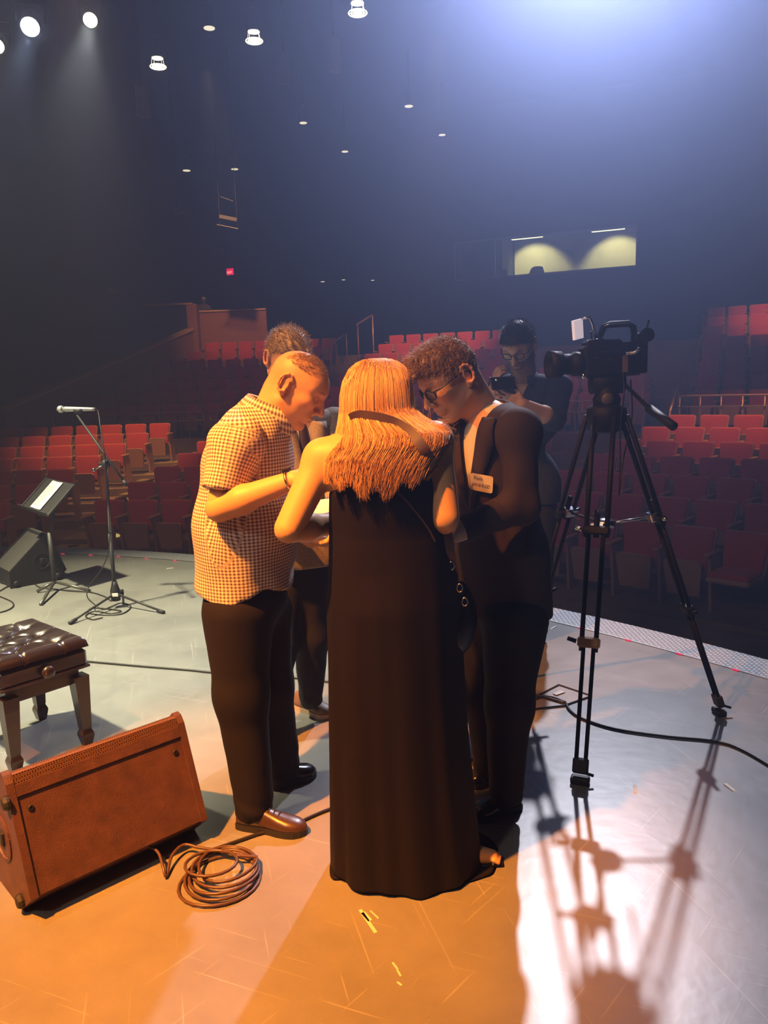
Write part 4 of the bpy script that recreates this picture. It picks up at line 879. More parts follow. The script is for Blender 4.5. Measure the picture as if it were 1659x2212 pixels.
    for x, y in ((1402, 690), (1392, 712), (1277, 717)):
        mb = MB(); mb.ball(P(x, y), .004, 6, 4); mb.build('stud', M['triglint'], k, True)
    mb = MB(); mb.tube([P(1374, 745), P(1396, 715), P(1402, 690)], .004, 5); mb.tube([P(1280, 745), P(1277, 717)], .004, 5); mb.build('bracket', M['tri'], k, True)
    # cable hanging from the camera
    mb = MB(); mb.tube(curve_pts([P(1345, 800, -.05), P(1348, 850, -.12), P(1340, 920, -.1), P(1340, 1000, -.05), P(1337, 1070, -.05), P(1345, 1000, 0), P(1365, 900, 0), P(1362, 820, 0)], 50), .003, 6); tag(mb.build('camera_cable', M['cable'], None, True), 'thin black cable dangling below the video camera', 'cable')
tripod()
# someone sitting behind the parapet, far up at the left
M['dim'] = node_mat('dim_clothes', (.10, .075, .075), .9); M['dimskin'] = node_mat('dim_skin', (.30, .17, .13), .6)
p = at(441, 667, 27.75); t = thing('person', 'small dark figure leaning on the parapet of the upper left box', 'person', p)
sd = Sdf(); sd.ell(p+V(-.02, .1, .30), (.085, .10, .115)); sd.cap(p+V(-.03, .12, .18), p+V(-.03, .14, .1), .05, k=.03); sd.cap(p+V(-.17, .16, .08), p+V(.13, .16, .06), .08, k=.06); sd.cap(p+V(-.03, .18, .05), p+V(-.03, .22, -.4), .15, k=.06)
sd.cap(p+V(.13, .15, .05), p+V(.22, -.02, -.08), .05, k=.04); sd.cap(p+V(.22, -.02, -.08), p+V(.40, -.08, -.09), .045, .035, k=.03)
sd.cap(p+V(-.17, .15, .06), p+V(-.2, 0, -.1), .05, k=.04); sd.cap(p+V(-.2, 0, -.1), p+V(0, -.06, -.1), .045, .035, k=.03)
sdf_obj('body', [(sd, .016)], M['dim'], t)
sd = Sdf(); sd.ell(p+V(-.02, .11, .34), (.092, .105, .09)); sdf_obj('hair', [(sd, .014)], M['grey'], t)
# ------------------------------------------------------------------ people
def skin_mat():
    m = node_mat('skin', (.6, .38, .28), .48, spec=.4, sss=.12); nt = m.node_tree; b = nt.nodes['Principled BSDF']
    a = nt.nodes.new('ShaderNodeAttribute'); a.attribute_name = 'tint'; nt.links.new(a.outputs['Color'], b.inputs['Base Color'])
    tc = nt.nodes.new('ShaderNodeTexCoord'); n = nt.nodes.new('ShaderNodeTexNoise'); n.inputs['Scale'].default_value = 180; nt.links.new(tc.outputs['Object'], n.inputs['Vector'])
    bp = nt.nodes.new('ShaderNodeBump'); bp.inputs['Strength'].default_value = .12; bp.inputs['Distance'].default_value = .002; nt.links.new(n.outputs['Fac'], bp.inputs['Height']); nt.links.new(bp.outputs['Normal'], b.inputs['Normal']); return m
def check_mat():
    m = node_mat('gingham_cotton', (.7, .7, .7), .85, spec=.2); nt = m.node_tree; L = nt.links; b = nt.nodes['Principled BSDF']
    a = nt.nodes.new('ShaderNodeAttribute'); a.attribute_name = 'uvp'; s = nt.nodes.new('ShaderNodeSeparateXYZ'); L.new(a.outputs['Vector'], s.inputs[0]); outs = []
    for ax in ('X', 'Y'):
        f = nt.nodes.new('ShaderNodeMath'); f.operation = 'MULTIPLY'; f.inputs[1].default_value = 1/.0118; L.new(s.outputs[ax], f.inputs[0])
        g = nt.nodes.new('ShaderNodeMath'); g.operation = 'FRACT'; L.new(f.outputs[0], g.inputs[0])
        h = nt.nodes.new('ShaderNodeMath'); h.operation = 'GREATER_THAN'; h.inputs[1].default_value = .5; L.new(g.outputs[0], h.inputs[0]); outs.append(h)
    ad = nt.nodes.new('ShaderNodeMath'); ad.operation = 'ADD'; L.new(outs[0].outputs[0], ad.inputs[0]); L.new(outs[1].outputs[0], ad.inputs[1])
    hf = nt.nodes.new('ShaderNodeMath'); hf.operation = 'MULTIPLY'; hf.inputs[1].default_value = .5; L.new(ad.outputs[0], hf.inputs[0])
    cr = nt.nodes.new('ShaderNodeValToRGB'); cr.color_ramp.interpolation = 'CONSTANT'; e = cr.color_ramp.elements; e[0].position = 0; e[0].color = (.74, .72, .70, 1); e[1].position = .75; e[1].color = (.11, .08, .085, 1)
    k = e.new(.25); k.color = (.44, .36, .35, 1); L.new(hf.outputs[0], cr.inputs['Fac']); L.new(cr.outputs['Color'], b.inputs['Base Color']); return m
M['skin'] = skin_mat(); M['check'] = check_mat()
M['trouser'] = node_mat('dark_trouser', (.007, .0055, .0065), .85, spec=.25, bump=(300, .2, .002)); M['jeans'] = node_mat('dark_jeans', (.008, .009, .016), .9, bump=(350, .3, .002), mottle=(14, .25))
M['suit'] = node_mat('taupe_suit', (.036, .024, .026), .8, spec=.3, bump=(400, .2, .002)); M['suitblk'] = node_mat('black_suit', (.0035, .003, .0045), .8, spec=.25)
M['jacket'] = node_mat('grey_tan_jacket', (.42, .35, .29), .85, bump=(300, .3, .003), mottle=(120, .2)); M['tie'] = node_mat('dark_tie', (.04, .022, .03), .6)
M['white'] = node_mat('white_shirt', (.66, .62, .58), .8); M['denim'] = node_mat('dark_denim_shirt', (.018, .026, .052), .85, bump=(260, .3, .003), mottle=(25, .25))
M['dress'] = node_mat('black_jersey', (.0028, .0015, .0050), .75, spec=.25, bump=(300, .15, .002))
M['shoebrown'] = node_mat('brown_shoe_leather', (.05, .026, .016), .32, coat=.2); M['shoeblk'] = node_mat('black_shoe_leather', (.012, .011, .012), .2, coat=.4); M['shoetan'] = node_mat('tan_brown_shoe', (.16, .085, .045), .5); M['solewhite'] = node_mat('pale_sole', (.42, .30, .20), .6)
M['hairblond'] = node_mat('golden_blond_hair', (.62, .36, .15), .42, spec=.6); M['hairsand'] = node_mat('sandy_hair', (.26, .165, .10), .5); M['hairgrey'] = node_mat('greyish_hair', (.36, .30, .25), .5); M['hairdark'] = node_mat('dark_hair', (.030, .024, .024), .45)
def strand_var(m, a, b):
    nt = m.node_tree; g = nt.nodes.new('ShaderNodeNewGeometry'); r = nt.nodes.new('ShaderNodeValToRGB'); r.color_ramp.elements[0].color = (*a, 1); r.color_ramp.elements[1].color = (*b, 1)
    nt.links.new(g.outputs['Random Per Island'], r.inputs['Fac']); nt.links.new(r.outputs['Color'], nt.nodes['Principled BSDF'].inputs['Base Color'])
M['strandblond'] = node_mat('blond_strands', (.6, .36, .15), .38, spec=.6); strand_var(M['strandblond'], (.30, .13, .04), (.82, .52, .24))
M['hairbuzz'] = node_mat('cropped_hair', (.24, .155, .10), .6); M['strap'] = node_mat('brown_strap', (.06, .032, .026), .5); M['bag'] = node_mat('black_bag', (.010, .009, .010), .4)
M['spec'] = node_mat('glasses_frame', (.02, .015, .015), .3); M['lensg'] = M['glass']; M['dark'] = node_mat('phone_black', (.01, .01, .012), .2)

def frame(f, pitch=0, roll=0):
    f = unit(V(f[0], f[1], 0)); l = V(-f[1], f[0], 0); z = V(0, 0, 1); p = R(pitch)
    f2 = f*math.cos(p)-z*math.sin(p); u2 = z*math.cos(p)+f*math.sin(p); r = R(roll)
    return np.stack([f2, l*math.cos(r)+u2*math.sin(r), u2*math.cos(r)-l*math.sin(r)], 1)
def folds(amp, seed, sc=1.0):
    g = np.random.default_rng(seed); K = g.normal(0, 1, (7, 3)); K /= np.linalg.norm(K, axis=1, keepdims=True); K *= np.array([18, 26, 34, 44, 58, 75, 30])[:, None]*sc; ph = g.uniform(0, 6.3, 7); A = np.array([1, .9, .8, .6, .4, .3, .8])
    def f(P):
        w = P+.03*np.sin(P[:, [1, 2, 0]]*11+ph[0]); return amp*(np.sin(w@K.T+ph)*A).sum(1)/3.2
    return f
class Head:
    def __init__(s, o, f, pitch, roll=0, sc=1.0): s.o = np.asarray(o); s.Rm = frame(f, pitch, roll); s.s = sc
    def w(s, x, y, z): return s.o+s.Rm@(V(x, y, z)*s.s)
    def loc(s, P): return (P-s.o)@s.Rm/s.s
    def sdf(s, neck, jaw=1.0, nr=.058):
        d = Sdf(); k = s.s; e = lambda c, r, kk=.02, op='add', rot=None: d.ell(s.w(*c), np.array(r)*k, s.Rm if rot is None else s.Rm@rot, kk, op)
        c = lambda a, b, ra, rb, kk=.02, op='add': d.cap(s.w(*a), s.w(*b), ra*k, rb*k, kk, op)
        e((-.008, 0, .028), (.098, .076, .088)); e((.028, 0, -.035), (.063, .061, .082), .03); e((.04, 0, .035), (.053, .060, .05), .03)
        for y in (-1, 1):
            c((-.010, y*.053, -.060), (.060*jaw, y*.020, -.103), .020, .017, .03); e((.058, y*.044, -.012), (.026, .021, .019), .025)
            c((.055, y*.050, .030), (.087, y*.012, .033), .011, .010, .018)
        e((.074*jaw, 0, -.104), (.020, .023, .017), .02)
        for y in (-1, 1): e((.094, y*.033, .010), (.020, .021, .012), .012, 'sub')
        for y in (-1, 1): e((.0735, y*.033, .008), (.0145, .0155, .0145), .004)
        c((.088, 0, .022), (.117, 0, -.029), .0088, .0125, .014)
        for y in (-1, 1): e((.099, y*.0125, -.034), (.012, .0085, .009), .007); 
        for y in (-1, 1): e((.104, y*.008, -.044), (.005, .004, .005), .004, 'sub')
        e((.084, 0, -.060), (.016, .030, .020), .018); e((.0955, 0, -.0605), (.0085, .0235, .006), .005); e((.0935, 0, -.0735), (.009, .020, .007), .005)
        c((.104, -.022, -.067), (.104, .022, -.067), .0022, .0022, .004, 'sub')
        for y in (-1, 1):
            t = rotz(y*.35)@rotx(-y*.1); e((-.026, y*.078, -.002), (.019, .0065, .031), .008, rot=t)
            A = np.linspace(-2.2, 2.6, 9); pts = [(-.026-.020*math.cos(a)*1.0+.002, y*(.082+.006*(math.cos(a) > -.2)), .002+.031*math.sin(a)) for a in A]
            for p, q in zip(pts[:-1], pts[1:]): c(p, q, .0045, .0045, .005)
            e((-.022, y*.091, -.003), (.010, .009, .018), .006, 'sub', t); e((-.016, y*.080, -.034), (.008, .005, .009), .006)
        a, b = s.w(-.040, 0, -.050), np.asarray(neck); d.cap(a, b, nr*k, (nr+.008)*k, .035); d.cap(s.w(-.01, 0, -.07), b, (nr-.012)*k, nr*k, .03)
        return d
    def tint(s, base, hair, brow=True, beard=0.0, lip=(.42, .17, .14), scalp=None):
        base, hair = np.array(base), np.array(hair)
        def f(P):
            q = s.loc(P); C = np.tile(base, (len(P), 1)); near = (np.linalg.norm(q, axis=1) < .2)
            def mix(w_, col): C[:] = C*(1-w_[:, None])+np.array(col)*w_[:, None]
            g = lambda c, r: near*np.clip(1.6-1.6*np.sqrt((((q-np.array(c))/np.array(r))**2).sum(1)), 0, 1)
            mix(.8*np.maximum(g((.098, 0, -.0605), (.02, .027, .008)), g((.097, 0, -.0735), (.02, .024, .009))), lip)
            for y in (-1, 1):
                if brow: mix(.75*g((.08, y*.034, .036), (.03, .024, .007)), hair)
                mix(.35*g((.07, y*.05, -.02), (.04, .03, .025)), base*np.array([1.05, .75, .72])); mix(.4*g((-.03, y*.085, 0), (.03, .02, .04)), base*np.array([1.1, .62, .58]))
                mix(.8*g((.086, y*.033, .003), (.012, .017, .003)), base*.25)
            if scalp:
                jt = folds(.02, 5, 1.6)(q); mk = near*np.clip((q[:, 2]-np.interp(q[:, 0], [-.12, -.05, .02, .06, .10], [.075, .062, .070, .078, .12])+jt)/.05, 0, 1); mix(scalp[1]*mk, scalp[0])
                mk = near*np.clip((q[:, 2]-np.interp(q[:, 0], [-.12, -.06, -.03, 0, .04, .06, .08], [-.06, -.045, -.01, .02, .05, .075, .12])+jt*.6)/.03, 0, 1); mix(.22*mk, scalp[0])
            if beard: mix(beard*np.clip(((q[:, 2] < -.035)*(q[:, 0] > -.015)*near).astype(float), 0, 1)*(1-g((.1, 0, -.066), (.02, .03, .012))), hair*.8+base*.12)
            return C
        return f
    def hair(s, parent, mat, t, hl, top=None, tufts=(), n=2500, L=(.010, .018), comb=(.6, 0, .3), name='hair', r=.0009, keep=None):
        d = Sdf(); k = s.s; d.ell(s.w(-.008, 0, .030), (np.array([.099, .077, .089])+t)*k, s.Rm, .02)
        if top: d.ell(s.w(*top[0]), np.array(top[1])*k, s.Rm, .03)
        for a, b, ra, rb in tufts: d.cap(s.w(*a), s.w(*b), ra*k, rb*k, .012)
        hx, hz = hl; 
        jit = folds(.007, 77, 3.5)
        def cutf(P): q = s.loc(P); return (jit(q)+np.interp(q[:, 0], hx, hz)+.25*np.clip(np.abs(q[:, 1])-.055, 0, 1)*(q[:, 0] > .02)-q[:, 2])*.8*k
        d.fn(cutf)
        for y in (-1, 1): d.ell(s.w(-.024, y*.085, -.004), np.array([.026, .025, .036])*k, s.Rm, .006, 'sub')
        d.disp = folds(.0012*k, 3, 9)
        o = sdf_obj(name, [(d, .0042*k)], mat, parent)
        me = o.data; nv = len(me.vertices); co = np.empty(nv*3); me.vertices.foreach_get('co', co); co = co.reshape(-1, 3); no = np.empty(nv*3); me.vertices.foreach_get('normal', no); no = no.reshape(-1, 3)
        q = s.loc(co); ok = np.where(np.sqrt((((q-[-.008, 0, .03])/np.array([.099, .077, .089]))**2).sum(1)) > 1.0)[0]
        ix = rng.choice(ok, n); cw = s.Rm@np.asarray(comb); dirs = no[ix]*.45+cw+rng.normal(0, .22, (n, 3)); dirs /= np.linalg.norm(dirs, axis=1, keepdims=True)
        v, f = strands(co[ix]-no[ix]*.001, dirs, rng.uniform(*L, n)*k, r*k, 3, .05, .08); tag(raw_obj('strands', v, f, mat, o), kind='stuff'); return o
    def stubble(s, parent, mat, n):
        a = rng.uniform(-2.4, 2.4, n); e = np.arcsin(rng.uniform(.42, 1, n)); d = np.stack([np.cos(e)*np.cos(a), np.cos(e)*np.sin(a), np.sin(e)], 1); L = V(-.008, 0, .028)+d*np.array([.0975, .0755, .0875])
        L = L[(L[:, 2] > np.interp(L[:, 0], [-.12, -.05, .02, .06, .10], [.07, .058, .066, .075, .12]))]; P = s.o+(L*s.s)@s.Rm.T; dr = (d[:len(L)]*0+ (L-V(-.008, 0, .028))/.09)*.5+V(.7, 0, .1)+rng.normal(0, .2, L.shape); dr = dr@s.Rm.T; dr /= np.linalg.norm(dr, axis=1, keepdims=True)
        v, f = strands(P, dr, rng.uniform(.006, .014, len(L)), .0007, 3, .02, .06); tag(raw_obj('hair', v, f, mat, parent), kind='stuff')
    def glasses(s, parent, round_=1.0):
        g = None; mb = MB()
        for y in (-1, 1): mb.tube(curve_pts([s.w(.106-.010*abs(math.cos(a)*y+1)*.6, y*.033+.0245*np.sign(math.cos(a))*abs(math.cos(a))**.8, .004+.0165*round_*np.sign(math.sin(a))*abs(math.sin(a))**.8) for a in np.linspace(0, 2*PI, 15)[:-1]], 40, True), .0034*s.s, 6, False)
        mb.tube([s.w(.102, -.010, .012), s.w(.108, 0, .015), s.w(.102, .010, .012)], .0024*s.s, 6); g = mb.build('glasses', M['spec'], parent, True)
        for y in (-1, 1):
            mb = MB(); mb.tube([s.w(.091, y*.060, .012), s.w(.075, y*.074, .013), s.w(.0, y*.083, .014), s.w(-.028, y*.083, .010), s.w(-.045, y*.080, -.012)], .0028*s.s, 6); mb.build('temple', M['spec'], g, True)
            mb = MB(); P = [s.w(.106-.010*abs(math.cos(a)*y+1)*.6, y*.033+.0235*np.sign(math.cos(a))*abs(math.cos(a))**.8, .004+.0155*round_*np.sign(math.sin(a))*abs(math.sin(a))**.8) for a in np.linspace(0, 2*PI, 17)[:-1]]; mb.add(P, [tuple(range(16))]); mb.build('lens', M['lensg'], g)
        return g
def hand(d, wrist, x, n, side, curl=.35, s=1.0):
    x = unit(x); n = unit(n-x*(n@x)); a = np.cross(n, x)*side; w = np.asarray(wrist)
    d.ell(w+x*.048*s, np.array([.054, .041, .017])*s, np.stack([x, a, n], 1), .02)
    for i, (Lf, off) in enumerate(((.070, .088), (.078, .092), (.072, .088), (.056, .080))):
        p = w+(x*off+a*(.030-.0205*i))*s; th = curl*.7; 
        for j, fr in enumerate((.45, .31, .24)):
            dv = x*math.cos(th)+n*math.sin(th)+a*(.06-.04*i); q = p+dv*Lf*fr*s; d.cap(p, q, (.0092-.0008*j)*s, (.0086-.0010*j)*s, .006); p = q; th += curl*(1.15-.1*j)
    p = w+(x*.022+a*.032)*s; dv = unit(x*.62+a*.62+n*.45); q = p+dv*.042*s; d.cap(p, q, .0125*s, .0105*s, .012); d.cap(q, q+unit(x*.85+a*.25+n*.45)*.032*s, .0103*s, .0080*s, .006)
def arm(elbow, wrist, x, n, side, curl=.35, s=1.0, re=.044, rw=.028):
    d = Sdf(); e, w = np.asarray(elbow), np.asarray(wrist); m = e+(w-e)*.3; d.cap(e, m, re, re*1.02, .02); d.cap(m, w, re*1.0, rw, .02); hand(d, w, x, n, side, curl, s); return d
def shoe(parent, heel, toe, mat, sole_mat, w=.050, h=.075, dirn=None, lace=True, heelh=.022):
    heel, toe = np.asarray(heel)*V(1, 1, 0), np.asarray(toe)*V(1, 1, 0); x = unit(toe-heel); L = float(np.linalg.norm(toe-heel)); y = V(-x[1], x[0], 0); z = V(0, 0, 1)
    T = np.array([0, .03, .12, .25, .38, .5, .62, .75, .86, .94, .985, 1.0]); Wd = np.interp(T, [0, .05, .25, .45, .7, .88, .97, 1], [.50, .68, .72, .70, 1.0, .84, .5, .16])*w
    Hh = np.interp(T, [0, .05, .22, .34, .5, .65, .8, .92, 1], [.80, .98, 1.05, .98, .76, .60, .50, .42, .14])*h; th = np.linspace(0, PI, 13); rings = []
    for t, ww, hh in zip(T, Wd, Hh):
        c = heel+x*L*t; sx = np.sign(np.cos(th))*np.abs(np.cos(th))**.75*ww; sz = np.sin(th)**.8*hh; rings.append(np.vstack([c+y*sx[:, None]+z*(sz[:, None]+.018)]))
    mb = MB(); mb.loft(rings); o = mb.build('shoe', mat, parent, True)
    ring = [heel+x*L*t+y*ww*1.06 for t, ww in zip(T, Wd)]+[heel+x*L*t-y*ww*1.06 for t, ww in zip(T[::-1], Wd[::-1])]; ring[0] = heel-x*.004+y*Wd[0]; ring[-1] = heel-x*.004-y*Wd[0]
    n = len(ring); mb = MB(); mb.add([p for p in ring]+[p+z*.023 for p in ring], [tuple(range(n))[::-1], tuple(range(n, 2*n))]+[(i, (i+1) % n, n+(i+1) % n, n+i) for i in range(n)]); mb.build('sole', sole_mat, o)
    if lace:
        for t in (.40, .47, .54, .61):
            hh = float(np.interp(t, T, Hh))+.019; ww = float(np.interp(t, T, Wd))*.42; c = heel+x*L*t+z*hh
            mb = MB(); mb.tube([c+y*ww-z*.006, c+z*.003, c-y*ww-z*.006], .0028, 5); mb.build('lace', M['rubber'], o, True)
    return o
def trousers(parent, mat, pelvis, legs, r=(.118, .088, .066), wide=.16, seed=1, deep=.125, F=(1, 0), top=None):
    d = Sdf(); Fr = frame(F); d.ell(pelvis, (deep, wide, .14), Fr, .05)
    for hip, knee, ank in legs:
        d.cap(hip, knee, r[0], r[1], .04); d.cap(knee, ank, r[1], r[2], .05); 
    if top is not None: d.cut((0, 0, top), (0, 0, 1))
    lo = min(a[2] for _, _, a in legs)-.03; d.cut((0, 0, lo), (0, 0, -1)); nz = folds(.0085, seed); az = [a[2] for _, _, a in legs]
    kn = [np.asarray(k) for _, k, _ in legs]
    def disp(P):
        f = nz(P)*(.35+1.1*np.clip((.32-(P[:, 2]-lo))/.3, 0, 1)); f += .005*np.sin((P[:, 2]-lo)*95+3*P[:, 0]*14)*np.clip((.15-(P[:, 2]-lo))/.15, 0, 1); return f
    d.disp = disp; return sdf_obj('trousers', [(d, .0085)], mat, parent)
def trace(sd, px, py, near=1.5, far=6.0):
    d = unit(ray(px, py)); t = near
    for _ in range(80):
        e = float(sd.eval((CAM+d*t)[None])[0]); t += max(e*.8, -.02)
        if abs(e) < 5e-4 or t > far: break
    return CAM+d*t
def surf(sd, o, d):                       # march from o along d to the surface
    d = unit(d); t = 0
    for _ in range(60):
        e = float(sd.eval((o+d*t)[None])[0]); t += e*.8
        if abs(e) < 5e-4: break
    return o+d*t
def cyl_uv(c, axis, r, ref):
    axis = unit(axis); ref = unit(ref-axis*(ref@axis)); b = np.cross(axis, ref)
    def f(P): q = P-c; return np.stack([np.arctan2(q@b, q@ref)*r, q@axis, np.zeros(len(P))], 1)
    return f
NOSE = [-.13, -.06, -.03, 0, .04, .06, .085, .13]

# ---- man in the checked shirt
def man_check():
    t = thing('person', 'balding man in a brown checked short-sleeved shirt and dark trousers, head bowed', 'person', gnd(600, 1745))
    hd = Head(at(641, 836, 2.73), (.985, -.12), 36, 0, 1.04); nb = at(583, 905, 2.735)
    body = [(hd.sdf(nb), .0030)]
    shR, shL = at(508, 950, 2.585), at(562, 935, 2.90); elR, wrR = at(474, 1098, 2.52), at(634, 1037, 2.46); elL, wrL = at(600, 1105, 2.88), at(672, 1165, 2.60)
    core = Sdf(); core.ell(at(540, 1010, 2.74), (.11, .15, .2), frame((1, 0), 8)); core.ell(at(533, 1170, 2.76), (.12, .14, .2), None, .06); core.cap(nb, at(545, 960, 2.74), .07, .1, .05); core.cap(shR, elR, .048, .045, .04); core.cap(shL, elL, .048, .045, .04); body.append((core, .012))
    body.append((arm(elR, wrR, wrR-elR+V(.03, 0, -.02), V(.1, .6, -1), -1, .5, 1, .047, .031), .0036)); body.append((arm(elL, wrL, V(.25, -.2, -.02), V(0, .3, 1), 1, .5, 1, .046, .03), .0036))
    sk = (.64, .36, .19); sdf_obj('body', body, M['skin'], t, None, hd.tint(sk, (.2, .12, .08), True, 0, (.42, .17, .14), ((.30, .17, .11), .55)))
    hd.stubble(t, M['hairbuzz'], 2600)
    # shirt
    c1, c2, c3 = at(537, 1000, 2.74), at(530, 1140, 2.76), at(524, 1240, 2.77); zh = at(500, 1290, 2.62)[2]
    sh = Sdf(); sh.ell(c1, (.158, .195, .20), frame((1, 0), 6), .05); sh.cap(shR+V(.01, .05, .0), shL-V(0, .04, 0), .072, .072, .06); sh.ell(c2, (.168, .195, .19), None, .08); sh.cap(c2-V(.0, .05, .0), c3-V(.0, .05, .12), .160, .158, .08); sh.cap(c2+V(.0, .05, .0), c3+V(0, .05, -.12), .160, .158, .08); sh.cap(nb+V(.0, 0, .008), at(550, 960, 2.74), .068, .10, .06)
    x0 = c3[0]; sh.fn(lambda P: (zh+.030*np.cos((P[:, 0]-x0+.05)/.17*PI)*-1*(np.abs(P[:, 1]-c3[1]) > .0)+.005-P[:, 2]-.02*np.clip((P[:, 0]-x0)/.15, -.5, 1))); ax = unit(V(.42, 0, 1)); sh.fn(lambda P: (P-(nb+V(-.005, 0, .035)))@ax)
    nz = folds(.0095, 11, .8); sh.disp = lambda P: nz(P)+.006*np.sin((P[:, 2]*1.0+P[:, 0]*1.6)*38)*np.clip((c2[2]+.1-P[:, 2])/.3, 0, 1)*np.clip((P[:, 0]-x0+.12)/.2, 0, 1)*.6
    sl = []
    for s_, e_ in ((shR, elR), (shL, elL)):
        ae = unit(e_-s_); q = Sdf(); q.ell(s_+V(.012, .0, -.012), (.092, .082, .088), None, .04); q.cap(s_+ae*.02, s_+ae*.235, .078, .073, .05); q.cut(s_+ae*.178, ae); q.disp = folds(.009, 5, 1.1); sl.append((q, .0065))
    uvt = cyl_uv(V(c2[0], c2[1], 0), V(0, 0, 1), .175, V(1, .3, 0)); uvs = cyl_uv(shR, elR-shR, .078, V(0, 1, 0))
    def uv(P):
        a = uvt(P); b = uvs(P); ae = unit(elR-shR); q = P-shR; al = q@ae; rad = np.linalg.norm(q-al[:, None]*ae, axis=1); m = (al > -.03)*(rad < .097)*(P[:, 1] < 2.70); a[m > 0] = b[m > 0]; return a
    sdf_obj('shirt', [(sh, .0065)]+sl, M['check'], t, uv)
    # collar: a folded band round the neck, open at the front
    ring = []; cn = nb+V(-.004, 0, .028); e1, e2 = unit(V(1, 0, -.42)), V(0, 1, 0); up = unit(V(.42, 0, 1)); A = np.linspace(.35, 2*PI-.35, 40); P = []
    for a in A:
        k = abs(math.cos(a/2)); rr = .076; P += [cn+e1*math.cos(a)*rr*1.05+e2*math.sin(a)*rr+up*.028, cn+e1*math.cos(a)*(rr+.006)*1.05+e2*math.sin(a)*(rr+.006)+up*.032, cn+e1*math.cos(a)*(rr+.026+.012*k)*1.1+e2*math.sin(a)*(rr+.022)-up*(.020+.028*k)]
    n = len(A); cp = np.array(P); mb = MB(); mb.add(cp, [(i*3+j, i*3+j+1, i*3+4+j, i*3+3+j) for i in range(n-1) for j in range(2)]); o = mb.build('collar', M['check'], t, True, uv=np.stack([np.repeat(A*.09, 3), np.tile([0, .006, .05], n), np.zeros(3*n)], 1)); so = o.modifiers.new('thick', 'SOLIDIFY'); so.thickness = .003
    mb = MB(); fx = unit(wrR-elR); f1 = unit(np.cross(fx, V(0, 0, 1))); f2 = np.cross(fx, f1); wc = wrR-fx*.012
    mb.tube([wc+(f1*math.cos(a)+f2*math.sin(a))*.0335 for a in np.linspace(0, 2*PI, 25)], .006, 6, False); w_ = mb.build('wrist_band', M['brass'], t, True); mb = MB(); mb.lathe([(.016, 0), (.017, .006), (.013, .008), (.001, .008)], 14, wc-f2*.034, -f2); mb.build('watch_face', M['dark'], w_)
    hipR, hipL = at(515, 1325, 2.67), at(560, 1325, 2.86)
    trousers(t, M['trouser'], at(533, 1285, 2.77), [(hipR, at(520, 1500, 2.64), at(549, 1738, 2.60)), (hipL, at(578, 1480, 2.86), at(612, 1672, 2.90))], (.130, .094, .071), .155, 3, .150)
    for a, b in ((gnd(517, 1783), gnd(664, 1802)), (gnd(572, 1702), gnd(683, 1672))): shoe(t, a, b, M['shoebrown'] if a[1] < 2.7 else M['shoeblk'], M['rubber'], .047, .074)  # far shoe of the pair takes black leather to read as shaded
man_check()

